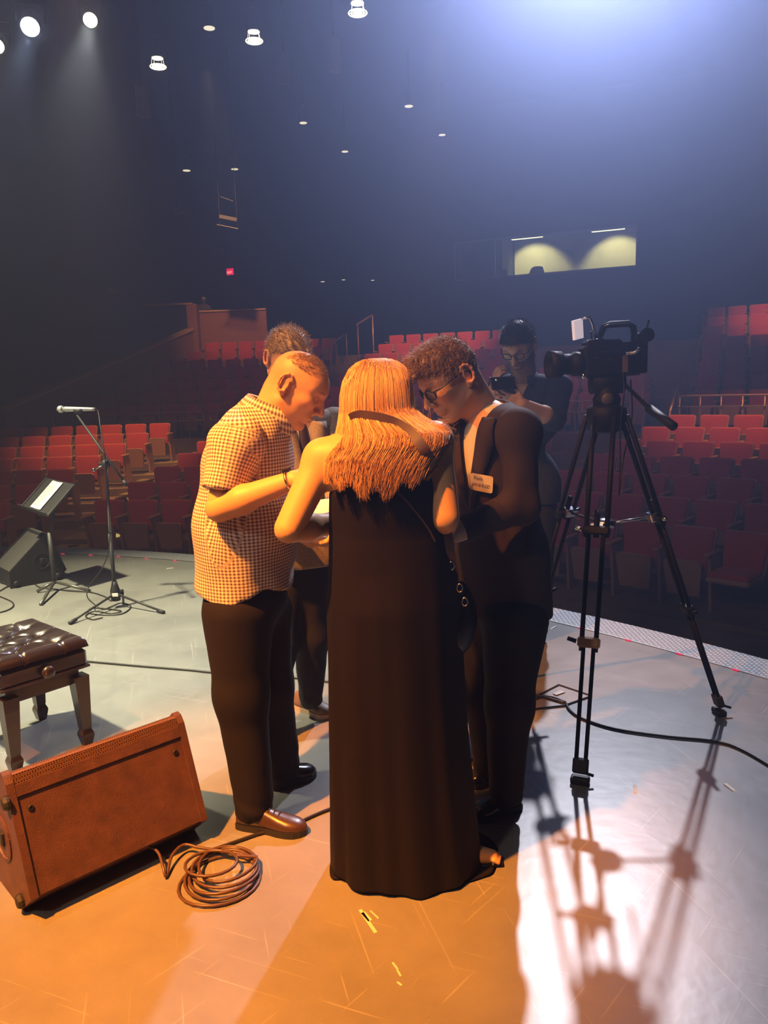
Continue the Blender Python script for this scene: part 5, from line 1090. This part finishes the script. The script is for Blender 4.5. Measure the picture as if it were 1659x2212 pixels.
# ---- woman in the black dress
def woman():
    t = thing('person', 'woman with long golden hair in a long black dress, seen from behind', 'person', gnd(870, 1880))
    hd = Head(at(814, 862, 2.40), (.08, 1), 34, 0, .97); nb = at(818, 938, 2.30); body = [(hd.sdf(nb, 1, .05), .005)]
    sL, sR = at(697, 990, 2.27), at(938, 952, 2.28); eL, wL = at(623, 1143, 2.19), at(742, 1128, 2.40); eR, wR = at(963, 1120, 2.20), at(938, 1160, 2.42)
    core = Sdf(); core.ell(at(820, 1010, 2.28), (.155, .085, .15), None, .05); core.ell(at(835, 1200, 2.28), (.14, .09, .22), None, .06); core.cap(at(818, 950, 2.30), at(820, 1000, 2.28), .05, .08, .05); core.cap(sL, at(815, 985, 2.27), .055, .07, .05); core.cap(sR, at(825, 985, 2.28), .055, .07, .05); core.ell(at(765, 1015, 2.235), (.07, .05, .09), None, .05); core.ell(at(880, 1000, 2.245), (.07, .05, .09), None, .05)
    core.cap(sL, eL, .052, .042, .03); core.cap(sR, eR, .050, .041, .03)
    for q_, k_, a_ in ((at(865, 1320, 2.30), at(900, 1600, 2.33), gnd(1005, 1868)+V(0, 0, .07)), (at(800, 1320, 2.30), at(790, 1600, 2.33), V(-.10, 2.38, .07))): core.cap(q_+V(0, 0, .12), k_, .085, .055, .05); core.cap(k_, a_, .055, .036, .04)
    core.cap(V(-.10, 2.38, .05), V(-.08, 2.50, .035), .036, .028, .03); body.append((core, .0075))
    body.append((arm(eL, wL, wL-eL, V(.2, .3, -1), -1, .5, .92, .041, .026), .0036)); body.append((arm(eR, wR, V(-.35, .3, -.22), V(-.3, -.2, -1), 1, .45, .92, .040, .026), .0036))
    ft = Sdf(); a, b = gnd(1005, 1868)+V(0, 0, .045), gnd(1062, 1866)+V(0, 0, .028); ft.cap(a, b, .036, .022, .03); dx = unit((b-a)*V(1, 1, 0)); sy = V(-dx[1], dx[0], 0)
    for i in range(5): q = b+sy*(.022-.011*i)+dx*.004; ft.cap(q, q+dx*(.024-.003*abs(i-1))-V(0, 0, .010), .0085 if i else .0085, .0075, .005)
    body.append((ft, .0036)); sdf_obj('body', body, M['skin'], t, None, hd.tint((.68, .39, .18), (.3, .2, .1)))
    mb = MB(); mb.tube([a-V(0, 0, .037), b-V(0, 0, .021)+dx*.035], [.03, .024], 10, True, .25); s_ = mb.build('sandal', M['rubber'], t, True); mb = MB(); mb.tube([b+sy*.030-V(0, 0, .012), b+V(0, 0, .016), b-sy*.030-V(0, 0, .012)], .004, 6); mb.build('sandal_strap', M['triglint'], s_, True)
    # dress: rings from neckline to hem, vertical folds growing towards the hem
    N = 96; th = np.arange(N)*2*PI/N
    lv = [(962, 762, 902, 2.285, .055), (985, 742, 925, 2.28, .095), (1012, 728, 945, 2.272, .112), (1040, 716, 955, 2.268, .120), (1062, 711, 958, 2.266, .124), (1100, 711, 964, 2.27, .124), (1150, 711, 974, 2.275, .122), (1220, 709, 986, 2.285, .135), (1300, 706, 993, 2.29, .150), (1400, 708, 999, 2.30, .155), (1500, 710, 1005, 2.31, .158), (1600, 711, 1012, 2.32, .162), (1680, 712, 1020, 2.33, .168), (1750, 713, 1027, 2.335, .175), (1810, 713, 1033, 2.34, .182), (1855, 714, 1040, 2.345, .190)]
    lvl = np.array(lv, float); ys = np.unique(np.concatenate([lvl[:, 0], np.linspace(970, 1850, 40)])); rings = []
    g = np.random.default_rng(8); ph = g.uniform(0, 6.3, 6)
    for y in ys:
        xl, xr, Yc, b = [np.interp(y, lvl[:, 0], lvl[:, i]) for i in range(1, 5)]; A, B = at(xl, y, Yc), at(xr, y, Yc); c = (A+B)/2; a = np.linalg.norm(B-A)/2; k = np.clip((y-1080)/750, 0, 1)
        r = 1+(.022*np.sin(6*th+ph[0]+.5*k)+.03*np.sin(9*th+ph[1]-.7*k)+.022*np.sin(14*th+ph[2])+.012*np.sin(21*th+ph[3]))*k*np.abs(np.sin(th))**.7+.006*np.sin(5*th+y*.03+ph[4])*(1-k)
        rings.append(np.stack([c[0]-a*np.cos(th)*r, c[1]-b*np.sin(th)*r, np.full(N, c[2])], 1))
    hem = [gnd(714, 1898), gnd(742, 1903), gnd(772, 1906), gnd(806, 1906), gnd(842, 1916), gnd(872, 1934), gnd(906, 1947), gnd(936, 1936), gnd(968, 1921), gnd(1004, 1911), gnd(1040, 1900), gnd(1068, 1884)+V(0, 0, 0), V(.345, 2.42, 0), V(.26, 2.53, 0), V(.12, 2.58, 0), V(-.02, 2.56, 0), V(-.14, 2.54, 0), V(-.21, 2.40, 0)]
    H_r = curve_pts(hem, N+1, True)[:N]; H_r[:, 2] = .006; last = rings[-1]
    best = min(range(-12, 12), key=lambda s: np.linalg.norm(np.roll(H_r, s, 0)[:, :2]-last[:, :2], axis=1).sum()); H_r = np.roll(H_r, best, 0)
    for u in (.25, .5, .75, .92, 1.0): q = last*(1-u)+H_r*u; w = u**1.6; q[:, :2] = last[:, :2]*(1-w)+H_r[:, :2]*w; rings.append(q)
    mb = MB(); mb.loft(rings); dress = mb.build('dress', M['dress'], t, True)
    from mathutils.bvhtree import BVHTree
    # hair: a closed mass, then long strands lying on it
    hv = [(774, 797, 834, 2.415, .020), (781, 775, 856, 2.41, .055), (795, 758, 872, 2.405, .083), (820, 745, 884, 2.395, .102), (855, 738, 890, 2.375, .110), (890, 737, 893, 2.345, .100), (915, 733, 935, 2.31, .095), (935, 728, 972, 2.272, .092), (960, 722, 970, 2.235, .084), (990, 706, 950, 2.20, .066), (1020, 705, 930, 2.178, .054), (1045, 708, 918, 2.155, .034), (1064, 716, 908, 2.142, .018), (1085, 726, 896, 2.132, .008)]
    hvl = np.array(hv, float); hr = []; N2 = 64; t2 = np.arange(N2)*2*PI/N2
    for y in np.unique(np.concatenate([hvl[:9, 0], np.linspace(775, 1038, 30)])):
        xl, xr, Yc, b = [np.interp(y, hvl[:, 0], hvl[:, i]) for i in range(1, 5)]; sq = 1-.93*np.clip((y-985)/53, 0, 1)**2; b *= sq; Yc += (1-sq)*.004; xl += 12*(1-sq); xr -= 12*(1-sq); A, B = at(xl, y, Yc), at(xr, y, Yc); c = (A+B)/2; a = np.linalg.norm(B-A)/2; k = np.clip((y-900)/150, 0, 1)
        r = 1-.018-(.03*np.sin(9*t2+y*.012)+.02*np.sin(17*t2-y*.02))*k; hr.append(np.stack([c[0]-a*np.cos(t2)*r, c[1]-b*np.sin(t2)*r, np.full(N2, c[2])], 1))
    mb = MB(); mb.loft(hr); hair = mb.build('hair', M['hairblond'], t, True)
    n = 3600; U = rng.uniform(0.02, PI-.02, n); U = np.where(rng.random(n) < .2, rng.choice([-.25, PI+.25], n)+rng.normal(0, .1, n), U); ytop = np.where(rng.random(n) < .65, rng.uniform(776, 800, n), rng.uniform(800, 960, n)); yend = 1058+20*np.sin(U)**3*rng.uniform(0, 1, n)+14*np.sin(U*11)-rng.uniform(0, 1, n)**2*70-30*np.abs(np.cos(U))**2; m = 16; P = np.zeros((n, m, 3)); lay = rng.uniform(-.004, .007, n); phs = rng.uniform(0, 6.3, n); wv = rng.uniform(.3, 1.2, n)
    # map picture height to level via the ring table (world z is monotone in it)
    xl_, xr_, Y_, b_ = [lambda y, i=i: np.interp(y, hvl[:, 0], hvl[:, i]) for i in range(1, 5)]
    for j in range(m):
        y = ytop+(yend-ytop)*(j/(m-1)); Yc, b = Y_(y), b_(y); fx = lambda px: (px-W_/2); zz = np.empty(n); a = np.empty(n); cx = np.empty(n)
        dl = np.array([at(p, q, d) for p, q, d in zip(xl_(y), y, Yc)]); dr = np.array([at(p, q, d) for p, q, d in zip(xr_(y), y, Yc)]); c = (dl+dr)/2; a = np.linalg.norm(dr-dl, axis=1)/2
        u = U+.05*np.sin(phs+y*.03)*np.clip((y-900)/120, 0, 1.3)*wv+.02*np.sin(y*.06+phs*2)*np.clip((y-940)/100, 0, 1); k = 1+lay/np.maximum(a, .03)+.06*np.sin(phs*5+y*.045)*np.clip((y-985)/80, 0, 1.2)*wv
        P[:, j, 0] = c[:, 0]-a*np.cos(u)*k; P[:, j, 1] = c[:, 1]-(b+lay+.006*np.clip((y-960)/80, 0, 1)*np.sin(phs*3+y*.05))*np.sin(u); P[:, j, 2] = c[:, 2]
    v, f = tubes_batch(P, .0014, 3); tag(raw_obj('strands', v, f, M['strandblond'], hair), kind='stuff')
    n3 = 160; rt_ = np.array([at(rng.uniform(900, 962), rng.uniform(905, 960), 2.26) for _ in range(n3)]); v, f = strands(rt_, rng.normal(0, .5, (n3, 3))+V(.5, -.2, .1), rng.uniform(.03, .07, n3), .0006, 6, .12, .25); tag(raw_obj('flyaway_hairs', v, f, M['strandblond'], hair), kind='stuff')
    # shoulder bag and its strap, laid on the hair and the back of the dress
    V3, F3 = [], []
    for o in (hair, dress):
        k = len(V3); V3 += [tuple(q.co) for q in o.data.vertices]; F3 += [tuple(i+k for i in p.vertices) for p in o.data.polygons]
    bv = BVHTree.FromPolygons(V3, F3)
    def onto(px, py, off=.010, dflt=2.2):
        d = unit(ray(px, py)); h = bv.ray_cast(Vector(CAM), Vector(d)); return (np.array(h[0]) if h[0] is not None else at(px, py, dflt))-d*off
    bag = thing('shoulder_bag', 'black shoulder bag on a brown strap hanging at the right hip of the black dress', 'bag', at(998, 1320, 2.36))
    def strip(pts, w, name, mat, up, thick=.003):
        P = curve_pts(pts, 60); T = np.gradient(P, axis=0); T /= np.linalg.norm(T, axis=1, keepdims=True); Vd = P-CAM; Vd /= np.linalg.norm(Vd, axis=1, keepdims=True); S = np.cross(T, Vd); S /= np.linalg.norm(S, axis=1, keepdims=True)
        mb = MB(); mb.loft([np.array([p+s*w/2-d*thick, p+s*w/2+d*thick, p-s*w/2+d*thick, p-s*w/2-d*thick]) for p, s, d in zip(P, S, Vd)]); return mb.build(name, mat, bag, True, angle=40)
    sp = [onto(757, 907), onto(775, 900), onto(800, 902), onto(830, 908), onto(858, 918), onto(884, 935), onto(905, 958), onto(922, 985), onto(935, 1015), onto(945, 1050), onto(953, 1090), onto(960, 1130), onto(966, 1165), at(971, 1200, 2.22), at(978, 1240, 2.26)]
    strip(sp, .036, 'strap', M['strap'], None); strip([onto(858, 1062, .004), onto(880, 1085, .004), onto(903, 1112, .004), onto(925, 1142, .004), onto(940, 1170, .004)], .006, 'thin_strap', M['strap'], None, .0015)
    bs = Sdf(); Fb = frame((.25, 1)); bc = at(992, 1325, 2.37); bs.ell(bc, (.13, .040, .105), Fb, .02); bs.ell(bc-V(0, 0, .04), (.14, .046, .085), Fb, .04); bs.disp = folds(.003, 21); sdf_obj('pouch', [(bs, .007)], M['bag'], bag)
    for y, x in ((1222, 975), (1270, 993), (1300, 1004)): mb = MB(); mb.tube(curve_pts([at(x+6*math.cos(a), y+9*math.sin(a), 2.225) for a in np.linspace(0, 2*PI, 9)[:-1]], 20, True), .0022, 6, False); mb.build('buckle', M['triglint'], bag, True)
woman()

def suit_jacket(t, mat, lining, chest, hip, shL, shR, elL, wrL, elR, wrR, F, r=(.135, .185), vtop=None, vbot=None, vw=.055, seed=31, vox=.0065, skirt=.12, shirt_mat=None, tie=False):
    """jacket with an open V, shirt front, lapels; F = facing"""
    Fr = frame(F); f, l = Fr[:, 0], Fr[:, 1]; j = Sdf(); j.ell(chest, (r[0], r[1], .20), Fr, .05); j.cap(shL-l*.045, shR+l*.045, .068, .068, .06); mid = (np.asarray(chest)+hip)/2; j.ell(mid, (r[0], r[1]*.92, .2), Fr, .08); j.cap(hip-l*.06+V(0, 0, .05), hip-l*.065-V(0, 0, skirt), r[0]*1.0, r[0]*1.04, .08); j.cap(hip+l*.06+V(0, 0, .05), hip+l*.065-V(0, 0, skirt), r[0]*1.0, r[0]*1.04, .08)
    j.cut(np.asarray(hip)-V(0, 0, skirt), (0, 0, -1)); nz = folds(.0035, seed, .8); j.disp = nz; full = Sdf(); full.p = list(j.p); full.disp = nz
    zt, zb = vtop, vbot; wfun = lambda z: vw*np.clip((z-zb)/(zt-zb), 0, 1.15)
    def wedge_(P): q = P-chest; return -np.maximum(np.maximum(np.abs(q@l)-wfun(P[:, 2]), -(q@f)-.0), zb-P[:, 2])
    j.fn(wedge_); parts = [(j, vox)]
    for s_, e_, w_ in ((shL, elL, wrL), (shR, elR, wrR)):
        q = Sdf(); q.ell(s_-V(0, 0, .01), (.076, .076, .08), None, .03); q.cap(s_, e_, .066, .054, .04); q.cap(e_, w_, .056, .043, .03); q.cut(w_-unit(w_-e_)*.015, w_-e_); n2 = folds(.0055, seed+1, 1.3); q.disp = (lambda n2, e_: lambda P: n2(P)*(.5+1.3*np.exp(-((P-e_)**2).sum(1)/.014)))(n2, e_); parts.append((q, vox))
    jk = sdf_obj('jacket', parts, mat, t)
    s2 = Sdf(); s2.ell(chest, (r[0]-.014, r[1]-.02, .20), Fr, .05); s2.ell(mid, (r[0]-.014, r[1]*.85, .2), Fr, .08); s2.cut((0, 0, zt+.06), (0, 0, 1)); ps = [(s2, .008)]
    for e_, w_ in ((elL, wrL), (elR, wrR)): q = Sdf(); d_ = unit(w_-e_); q.cap(w_-d_*.05, w_+d_*.006, .036, .034, .01); ps.append((q, .006))
    sdf_obj('shirt', ps, shirt_mat or M['white'], t)
    for sg in (-1, 1):                     # lapels
        P = []; Z = np.linspace(zt+.02, zb, 16); 
        for k, z in enumerate(Z):
            u = k/15; w0 = float(wfun(z)); wd = .012+.062*np.interp(u, [0, .30, .36, 1], [.75, 1.0, .82, .04])
            for q in (w0-.004, w0+wd*.5, w0+wd):
                o = np.asarray(chest)*V(1, 1, 0)+V(0, 0, z)+l*sg*q+f*.4; p = surf(full, o, -f); P.append(p+f*(.007 if q < w0 else .010))
        mb = MB(); mb.add(P, [(i*3+a, i*3+a+1, i*3+a+4, i*3+a+3) for i in range(15) for a in range(2)]); o = mb.build('lapel', mat, jk, True); so = o.modifiers.new('thick', 'SOLIDIFY'); so.thickness = .004
    if tie:
        Z = np.linspace(zt+.03, zb, 12); P = []
        for z in Z:
            o = np.asarray(chest)*V(1, 1, 0)+V(0, 0, z)+f*.4; p = surf(s2, o, -f); w_ = .02+.016*(zt-z)/(zt-zb); P.append(np.array([p-l*w_+f*.004, p+l*w_+f*.004, p+l*w_*.6+f*.012, p-l*w_*.6+f*.012]))
        mb = MB(); mb.loft(P); mb.build('tie', M['tie'], t, True)
    mb = MB(); p = surf(full, np.asarray(chest)*V(1, 1, 0)+V(0, 0, zb-.015)+l*.012+f*.4, -f); mb.lathe([(.010, 0), (.011, .003), (.004, .005), (.001, .004)], 10, p+f*.002, f); mb.build('button', M['rubber'], jk)
    return full, Fr
def collar(t, nb, F, lean, mat, r=.064, h=.034, gap=.45):
    f = unit(V(F[0], F[1], 0)); l = V(-f[1], f[0], 0); e1 = unit(f-V(0, 0, lean)); up = unit(V(0, 0, 1)+f*lean); P = []; A = np.linspace(gap, 2*PI-gap, 30)
    for a in A: k = abs(math.cos(a/2)); P += [nb+e1*math.cos(a)*r+l*math.sin(a)*r+up*h, nb+e1*math.cos(a)*(r+.006)+l*math.sin(a)*(r+.006)+up*(h+.003), nb+e1*math.cos(a)*(r+.022+.010*k)+l*math.sin(a)*(r+.022)-up*(.012+.02*k)]
    mb = MB(); mb.add(P, [(i*3+j, i*3+j+1, i*3+4+j, i*3+3+j) for i in range(len(A)-1) for j in range(2)]); o = mb.build('collar', mat, t, True); so = o.modifiers.new('thick', 'SOLIDIFY'); so.thickness = .003; return o

# ---- young man in the suit jacket
def man_suit():
    t = thing('person', 'young man with glasses and sandy hair in a taupe suit jacket with name sticker', 'person', gnd(1075, 1735))
    hd = Head(at(972, 818, 2.68), (-.90, -.34), 33, 0, 1.04); F = (-.80, -.60); nb = at(1040, 893, 2.73); body = [(hd.sdf(nb), .0030)]
    chest, hip = at(1068, 985, 2.70), at(1085, 1230, 2.72); shL, shR = at(1119, 930, 2.55), at(985, 928, 2.86); elL, wrL = at(1128, 1092, 2.47), at(990, 1148, 2.42); elR, wrR = at(950, 1100, 2.92), at(900, 1150, 2.72)
    core = Sdf(); core.ell(chest, (.10, .15, .18), frame(F)); core.cap(nb, chest+V(0, 0, .1), .06, .09, .05); core.ell(hip+V(0, 0, .1), (.10, .13, .2), frame(F), .06); core.cap(shL, elL, .045, .042, .03); core.cap(shR, elR, .045, .042, .03); body.append((core, .012))
    body.append((arm(elL, wrL, V(-.30, .1, -.05), V(-.2, .2, -1), 1, .55, 1, .040, .028), .0036)); body.append((arm(elR, wrR, V(-.3, -.1, -.02), V(0, 0, -1), -1, .5, 1, .040, .028), .0036))
    sdf_obj('body', body, M['skin'], t, None, hd.tint((.62, .37, .25), (.25, .14, .08)))
    hd.hair(t, M['hairsand'], .006, (NOSE, [-.060, -.045, -.02, .025, .045, .060, .066, .075]), ((.010, 0, .085), (.092, .066, .042)), [((.06, y, .10), (.118, y*1.1, .085), .020, .009) for y in (-.035, -.012, .012, .035)]+[((.02, y, .115), (.08, y, .122), .015, .010) for y in (-.03, 0, .03)], 5200, (.012, .030), (.75, 0, .25))
    hd.glasses(t)
    zt, zb = at(1020, 915, 2.6)[2], at(985, 1112, 2.55)[2]
    full, Fr = suit_jacket(t, M['suit'], None, chest, hip, shL, shR, elL, wrL, elR, wrR, F, (.126, .17), zt, zb, .060, 31, .0062, .16)
    collar(t, nb+V(.004, 0, -.012), F, .38, M['white'])
    # name sticker on the chest
    Cn = [trace(full, x, y) for x, y in ((1024, 1019), (1073, 1028), (1069, 1062), (1017, 1053))]; ux = unit(Cn[1]-Cn[0]); nn = unit(np.cross(Cn[1]-Cn[0], Cn[3]-Cn[0])); nn = nn if nn@(CAM-Cn[0]) > 0 else -nn; uy = np.cross(nn, ux); c = sum(Cn)/4+nn*.020; w_, h_ = .5*(np.linalg.norm(Cn[1]-Cn[0])), .5*np.linalg.norm(Cn[3]-Cn[0]); P = rounded(w_, w_, -h_, h_, .008, 4)[2:]; P = P+[(-x, -y) for x, y in P]
    m = len(P); mb = MB(); mb.add([c+ux*x+uy*y for x, y in P]+[c+ux*x+uy*y-nn*.002 for x, y in P], [tuple(range(m)), tuple(range(2*m-1, m-1, -1))]+[(i, m+i, m+(i+1) % m, (i+1) % m) for i in range(m)]); st = mb.build('name_sticker', node_mat('paper_sticker', (.78, .70, .58), .6), t)
    inkm = node_mat('faded_ink', (.42, .27, .17), .7); text_obj('handwriting', 'Perk', h_*.62, c+nn*.0012-ux*w_*.30+uy*h_*.52, ux, uy, inkm, st, .0003); text_obj('handwriting', 'JANNUZI', h_*.56, c+nn*.0012-ux*w_*.02-uy*h_*.25, ux, uy, inkm, st, .0003)
    trousers(t, M['suitblk'], at(1085, 1290, 2.72), [(at(1112, 1340, 2.62), at(1100, 1520, 2.60), at(1092, 1712, 2.585)), (at(1062, 1340, 2.80), at(1045, 1500, 2.80), at(1062, 1655, 2.86))], (.118, .080, .064), .15, 7, .125, F)
    shoe(t, gnd(1120, 1742), gnd(1020, 1772), M['shoeblk'], M['rubber'], .046, .076); shoe(t, gnd(1085, 1672), gnd(1012, 1702), M['shoeblk'], M['rubber'], .046, .076)
man_suit()

# ---- man behind, in the grey-tan jacket
def man_behind():
    t = thing('person', 'man in a grey-tan jacket and dark jeans, half hidden behind the checked shirt', 'person', gnd(640, 1570))
    F = (.45, -.89); hd = Head(at(622, 778, 3.33), (.50, -.86), 34, 0, 1.03); nb = at(628, 862, 3.42); body = [(hd.sdf(nb), .0042)]
    chest, hip = at(640, 985, 3.42), at(650, 1150, 3.42); l = frame(F)[:, 1]; shR, shL = chest-l*.19+V(0, 0, .13), chest+l*.19+V(0, 0, .13); elR, wrR = at(560, 1080, 3.2), at(640, 1110, 2.98); elL, wrL = at(735, 1070, 3.25), at(715, 1110, 2.98)
    core = Sdf(); core.ell(chest, (.10, .15, .18), frame(F)); core.cap(nb, chest+V(0, 0, .1), .06, .09, .05); core.cap(shL, elL, .045, .042, .03); core.cap(shR, elR, .045, .042, .03); body.append((core, .014))
    body.append((arm(elL, wrL, V(-.1, -.3, -.05), V(0, 0, 1), 1, .45), .005)); body.append((arm(elR, wrR, V(.15, -.3, 0), V(0, 0, 1), -1, .45), .005))
    sdf_obj('body', body, M['skin'], t, None, hd.tint((.62, .38, .27), (.22, .15, .1)))
    hd.hair(t, M['hairgrey'], .006, (NOSE, [-.060, -.045, -.02, .03, .055, .07, .085, .09]), ((.0, 0, .09), (.085, .064, .036)), [((.03, y, .105), (.095, y, .098), .016, .008) for y in (-.03, 0, .03)], 3000, (.012, .028), (.4, -.3, .35))
    suit_jacket(t, M['jacket'], None, chest, hip, shL, shR, elL, wrL, elR, wrR, F, (.13, .19), chest[2]+.13, chest[2]-.16, .05, 41, .0085, .14, tie=True); collar(t, nb+V(0, 0, -.01), F, .3, M['white'])
    trousers(t, M['jeans'], at(650, 1215, 3.44), [(at(668, 1260, 3.46), at(672, 1370, 3.46), at(672, 1505, 3.50)), (at(610, 1270, 3.40), at(600, 1400, 3.34), at(588, 1575, 3.28))], (.105, .080, .060), .15, 9, .12, F)
    shoe(t, gnd(642, 1527), gnd(716, 1552), M['shoetan'], M['solewhite'], .048, .078); shoe(t, gnd(566, 1578), gnd(613, 1606), M['shoetan'], M['solewhite'], .047, .078)
man_behind()

# ---- camera operator at the stage edge
def man_operator():
    t = thing('person', 'bearded dark-haired man in a dark denim shirt looking down at his phone', 'person', gnd(1150, 1385))
    F = (-.42, -.90); hd = Head(at(1120, 748, 4.42), (-.48, -.88), 36, 0, 1.06); nb = at(1132, 815, 4.47); body = [(hd.sdf(nb), .0045)]
    chest, hip = at(1146, 890, 4.50), at(1150, 1040, 4.52); l = frame(F)[:, 1]; shL, shR = at(1207, 838, 4.44), at(1085, 832, 4.55); elL, wrL = at(1196, 905, 4.28), at(1128, 872, 4.16); elR, wrR = at(1052, 905, 4.42), at(1066, 845, 4.22)
    core = Sdf(); core.ell(chest, (.10, .15, .18), frame(F)); core.cap(nb, chest+V(0, 0, .1), .06, .09, .05); core.cap(shL, elL, .048, .046, .03); core.cap(shR, elR, .048, .046, .03); body.append((core, .014)); body.append((arm(elL, wrL, V(-.3, .0, .1), V(.2, .9, .2), 1, .5, 1, .045, .03), .0045)); body.append((arm(elR, wrR, V(.05, -.05, .3), V(.9, .3, -.2), -1, .6, 1, .045, .03), .0045))
    sdf_obj('body', body, M['skin'], t, None, hd.tint((.56, .35, .26), (.035, .025, .025), True, .75))
    hd.hair(t, M['hairdark'], .008, (NOSE, [-.065, -.05, -.02, .02, .045, .058, .070, .08]), ((.005, 0, .085), (.088, .066, .042)), [((.05, y, .10), (.095, y, .092), .018, .012) for y in (-.03, 0, .03)], 3000, (.012, .026), (.5, .2, .3)); hd.glasses(t)
    s = Sdf(); Fr = frame(F); s.ell(chest, (.135, .185, .20), Fr, .05); s.cap(shL-l*.04, shR+l*.04, .068, .068, .06); s.ell(hip, (.115, .145, .2), Fr, .08); s.cap(hip+l*.04, hip+l*.04-V(0, 0, .12), .108, .108, .08); s.cap(hip-l*.04, hip-l*.04-V(0, 0, .12), .108, .108, .08); s.cut(hip-V(0, 0, .12), (0, 0, -1)); f = Fr[:, 0]
    s.fn(lambda P: -np.maximum(np.abs((P-nb)@l)-.045*np.clip((P[:, 2]-(nb[2]-.13))/.13, 0, 1.3), -((P-nb)@f)+.0)); s.disp = folds(.005, 51, .9); ps = [(s, .0085)]
    for a, b, k in ((shL, elL, .98), (shR, elR, .98)): q = Sdf(); q.ell(a, (.075, .075, .08), None, .03); q.cap(a, a+(b-a)*k, .068, .064, .04); q.cap(b, b+unit((wrL if a is shL else wrR)-b)*.07, .062, .056, .03); q.cut(b+unit((wrL if a is shL else wrR)-b)*.06, (wrL if a is shL else wrR)-b); q.disp = folds(.006, 53, 1.2); ps.append((q, .0085))
    sdf_obj('shirt', ps, M['denim'], t); collar(t, nb+V(0, 0, -.008), F, .3, M['denim'], .068, .03, .5)
    trousers(t, M['jeans'], at(1148, 1095, 4.52), [(at(1163, 1120, 4.48), at(1165, 1240, 4.48), at(1163, 1352, 4.50)), (at(1130, 1120, 4.56), at(1125, 1240, 4.54), at(1122, 1360, 4.54))], (.105, .078, .062), .15, 13, .12, F)
    shoe(t, gnd(1166, 1374), gnd(1150, 1402), M['shoebrown'], M['rubber'], .048, .085); shoe(t, gnd(1122, 1372), gnd(1105, 1400), M['shoebrown'], M['rubber'], .048, .085)
    p = thing('phone', 'dark phone held up to his chest by the man in the denim shirt', 'phone', at(1084, 832, 4.12)); mb = MB(); mb.box(at(1086, 828, 4.13), (.075, .006, .038), rotz(.35)@rotx(-.5), .004); mb.build('case', M['dark'], p); mb = MB(); mb.lathe([(.008, 0), (.008, .002), (.001, .003)], 10, at(1072, 822, 4.12), V(-.2, -.9, .2)); mb.build('lens', M['triglint'], p)
man_operator()
# the sheet they are looking at
pc = at(770, 1108, 2.62); t = thing('paper_sheet', 'white paper held low between the people, its corner showing above the bare forearm', 'paper', pc)
mb = MB(); g = 8; P = []
for i in range(g):
    for j in range(2): P.append(pc+V(-.16+.30*i/(g-1), (j-.5)*.21, .008*math.sin(i*.9)+.03*j))
mb.add(P, [(i*2, i*2+2, i*2+3, i*2+1) for i in range(g-1)]); mb.build('page', M['white'], t, True)

# ------------------------------------------------------------------ haze filling the hall
nt = world.node_tree; out = nt.nodes['World Output']; sc_ = nt.nodes.new('ShaderNodeVolumeScatter')
sc_.inputs['Color'].default_value = (0.45, 0.57, 1.0, 1); sc_.inputs['Density'].default_value = 0.028; sc_.inputs['Anisotropy'].default_value = 0.76
nt.links.new(sc_.outputs[0], out.inputs['Volume'])
